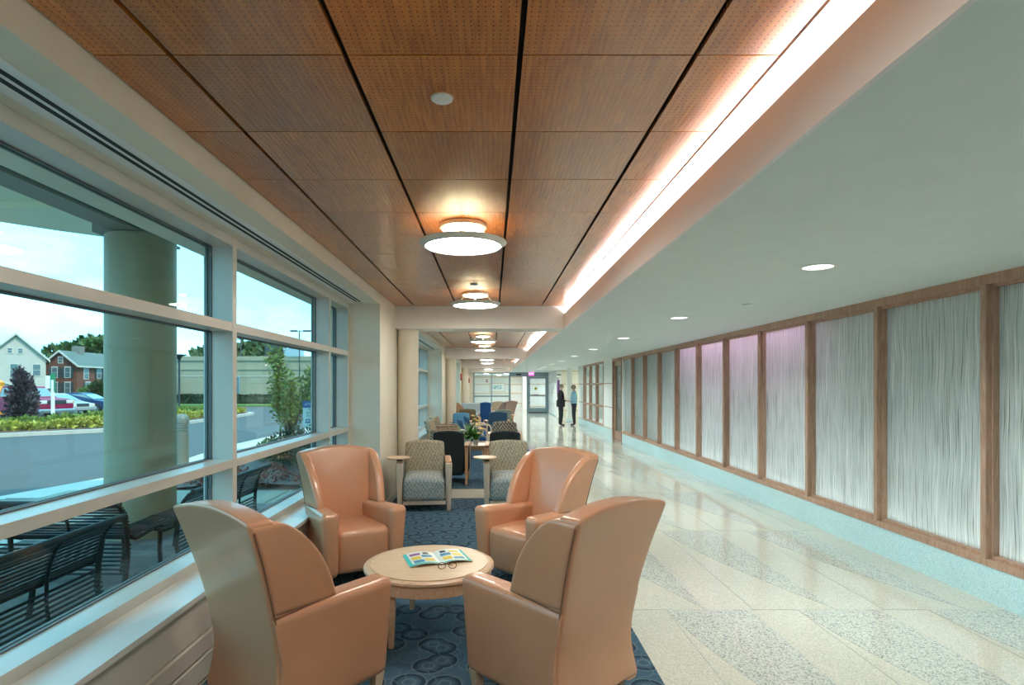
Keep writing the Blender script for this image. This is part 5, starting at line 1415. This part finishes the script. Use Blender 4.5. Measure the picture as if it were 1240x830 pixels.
# ---- houses
M['brickw'] = brick_mat('red_brick', (.155, .042, .023), (.125, .034, .019), (.18, .115, .09), 3.0)
M['siding'] = omat('white_siding', (.56, .49, .44), .7, var=.04, vscale=1); M['roofg'] = omat('grey_green_shingles', (.13, .165, .145), .85, var=.12, vscale=3)
M['trimw'] = omat('white_trim', (.62, .56, .50), .5); M['shut'] = omat('dark_shutter', (.03, .055, .065), .6); M['hglass'] = omat('house_glass', (.12, .17, .19), .15)
M['beigew'] = omat('beige_block', (.37, .32, .22), .8, var=.03, vscale=1); M['stonef'] = omat('foundation_stone', (.22, .20, .18), .9)
def house(name, loc, rotz, W, L, eave, peak, wallm, label, wins, sidewins, shutters=True):
    """gable end towards local -Y, W wide (x), L long (y)"""
    t = empty(name, loc, rotz)
    MB().prism([(-W/2, 0), (W/2, 0), (W/2, eave), (0, peak), (-W/2, eave)], 0, L, 'Y').build('walls', wallm, t, smooth=False)
    MB().box(-W/2-.05, W/2+.05, -.05, L+.05, 0, .45).build('foundation', 'stonef', t, smooth=False)
    sl = (peak-eave)/(W/2); ov = .45
    for s in (-1, 1):
        rf = MB().prism([(s*(W/2+ov), eave-sl*ov), (0, peak), (0, peak+.22), (s*(W/2+ov), eave-sl*ov+.22)], -.35, L+.35, 'Y').build('roof', 'roofg', t, smooth=False)
        MB().prism([(s*(W/2+ov), eave-sl*ov-.06), (0, peak-.06), (0, peak+.24), (s*(W/2+ov), eave-sl*ov+.24)], -.46, -.35, 'Y').build('barge_board', 'trimw', rf, smooth=False)
        MB().box(s*(W/2+ov)-.06, s*(W/2+ov)+.06, -.35, L+.35, eave-sl*ov-.05, eave-sl*ov+.2).build('gutter', 'trimw', rf, smooth=False)
    def win(x, z, w, h, side, shut=True):
        wd = empty('window'); wd.parent = t
        if side == 0: wd.location = (x, 0, z)
        else: wd.location = (W/2, x, z); wd.rotation_euler = (0, 0, PI/2)
        MB().box(-w/2-.12, w/2+.12, -.08, 0, -h/2-.12, h/2+.18).build('window_frame', 'trimw', wd, smooth=False)
        MB().box(-w/2, w/2, -.10, -.07, .03, h/2).build('pane', 'hglass', wd, smooth=False)
        MB().box(-w/2, w/2, -.10, -.07, -h/2, -.03).build('pane', 'hglass', wd, smooth=False)
        if shut:
            for s in (-1, 1): MB().box(s*(w/2+.14), s*(w/2+.52), -.10, 0, -h/2-.05, h/2+.05).build('shutter', 'shut', wd, smooth=False)
    for wdef in wins: win(*wdef[:4], 0, wdef[4] if len(wdef) > 4 else shutters)
    for wdef in sidewins: win(*wdef[:4], 1, wdef[4] if len(wdef) > 4 else shutters)
    tag(t, label, 'house'); return t
brick_house = house('brick_house', (-66.7, 90, RZ), 0, 5.0, 15, 5.2, 7.2, 'brickw', 'red brick house with grey-green roof beyond the parked cars',
      [(-.9, 4.0, .75, 1.5), (1.1, 4.0, .75, 1.5), (-.9, 1.6, .75, 1.6), (1.1, 1.6, .75, 1.6), (.0, 5.9, .55, .8, False)], [(2.0, 3.9, .9, 1.7, False), (5.0, 4.0, .8, 1.6), (2.4, 1.6, .9, 1.7)])
MB().box(-.6, .6, 3.2, 4.4, 6.4, 8.3).build('chimney', 'stonef', brick_house, smooth=False)
MB().prism([(6.2, 2.6), (6.2, 3.0), (3.9, 3.9), (2.5, 3.5)], 6.2, 11.5, 'Y').build('porch_roof', 'roofg', brick_house, smooth=False)
MB().box(2.5, 5.2, 6.5, 11.2, 0, 2.7).build('porch', 'siding', brick_house, smooth=False)
a_ = math.atan2(.61, .79)
house('white_house', (-64.6, 79.0, RZ), a_, 6.4, 9.0, 5.75, 8.9, 'siding', 'white gabled house with grey-green roof behind the pickup',
      [(-.65, 6.7, .45, .6, False), (.45, 6.7, .45, .6, False), (-.2, 4.1, .8, 1.5, False), (2.2, 4.1, .8, 1.5, False), (-2.3, 4.1, .8, 1.5, False), (-1.2, 1.4, .9, 1.6, False)], [], False)
# beige building
bg = empty('beige_building', (0, 60, RZ))
MB().box(-36.2, -6, 0, 16, 0, 4.75).build('walls', 'beigew', bg, smooth=False)
MB().box(-36.35, -5.9, -.12, 16.1, 4.5, 4.95).build('parapet', 'beigew', bg, smooth=False)
MB().box(-36.3, -5.9, -.08, .0, 3.55, 3.72).build('band', 'beigew', bg, smooth=False)
MB().box(-36.25, -5.9, -.04, .0, 2.85, 2.93).build('band', 'concrete', bg, smooth=False)
for x in (-26.5, -12): 
    wd = empty('window'); wd.parent = bg; wd.location = (x, 0, 1.9)
    MB().box(-.5, .5, -.06, 0, -1.0, 1.0).build('window_frame', 'alum', wd, smooth=False); MB().box(-.42, .42, -.09, -.05, -.92, .92).build('pane', 'hglass', wd, smooth=False)
MB().box(-24.6, -22.9, 3, 5, 4.95, 6.3).build('roof_unit', 'post_dk', bg, smooth=False); MB().box(-22.6, -21.0, 3, 5, 4.95, 6.0).build('roof_unit', 'alum', bg, smooth=False)
MB().tube([(-27.2, 3, 4.9), (-27.2, 3, 7.3)], .05, 6).box(-28.0, -26.5, 2.95, 3.05, 6.9, 7.0).build('antenna', 'post_dk', bg, smooth=False)
tag(bg, 'long low beige building with flat parapet across the road', 'building')
struct(MB().prism([(-46, 54.5), (-24, 53.5), (-6, 54.5), (-6, 60), (-46, 60)], RZ, RZ+.10).build('lawn_strip', 'lawn', smooth=False))
struct(MB().box(-130, -47, 62, 140, RZ, RZ+.06).build('lawn', 'lawn', smooth=False))
struct(MB().box(-130, -36, 44.0, 60, RZ, RZ+.05).build('verge', 'lawn', smooth=False))
def hedge(x0, x1, y, h, label):
    t = empty('hedge', ((x0+x1)/2, y, RZ+.08)); w = (x1-x0)/2
    def f(r):
        k = r.random(); return ((r.uniform(-w, w), r.uniform(-.5, .5), r.uniform(.05, h) if k < .6 else h), (0, -1, .4))
    leaf_cloud('foliage', 'fol_dark', t, 900, f, .3, int(x0*7) & 255, .6)
    MB().rbox((w-.08, .4, h/2-.04), .15, (4, 1, 1), 2, None, (0, 0, h/2-.02)).build('core', 'fol_dark', t)
    tag(t, label, 'hedge')
hedge(-31.6, -28.9, 58.6, .75, 'clipped dark hedge before the beige building, nearer the lamp post')
hedge(-26.3, -20.3, 58.8, .75, 'long clipped dark hedge below the window of the beige building')
shrub(-34.0, 58.0, RZ, 1.5, 3.4, 'fol_purple', 'dark round bush at the corner of the beige building', None, 31, 1600, .35, 'round_bush')
shrub(-60.0, 86.0, RZ, 1.0, 1.7, 'fol_green', 'small green bush beside the brick house wall', None, 32, 500, .4, 'round_bush')
shrub(-46.4, 69.0, RZ, 1.3, 2.4, 'fol_mid', 'loose green bush before the porch of the brick house', None, 33, 900, .5, 'round_bush')
# trees behind the houses
def big_tree(x, y, h, r, label, seed, n=2600):
    t = empty('broadleaf_tree', (x, y, RZ)); rnd = random.Random(seed)
    bl_ = [(rnd.uniform(-.6, .6)*r, rnd.uniform(-.6, .6)*r, h*rnd.uniform(.42, .84), r*rnd.uniform(.35, .55), r*rnd.uniform(.35, .55), h*rnd.uniform(.10, .17), .5) for _ in range(13)]
    leaf_cloud('foliage', 'fol_mid', t, n, multi(bl_), 1.1, seed, .7)
    MB().tube([(0, 0, 0), (.2, 0, h*.4), (0, 0, h*.7)], [.4, .3, .1], 8).build('trunk', 'bark', t)
    tag(t, label, 'tree', 'trees behind the houses')
big_tree(-75.5, 112, 12.5, 6.0, 'tall green tree between the white and the brick house roofs', 41)
big_tree(-84.5, 120, 12.0, 6.0, 'tall green tree behind the roof of the white house', 42)
big_tree(-66.5, 112, 11.0, 5.5, 'tall green tree behind the roof of the brick house', 43)
big_tree(-44.0, 96, 9.0, 6.0, 'green tree rising behind the corner of the beige building', 44)
big_tree(-37.5, 92, 9.8, 5.5, 'green tree rising behind the parapet of the beige building', 45)
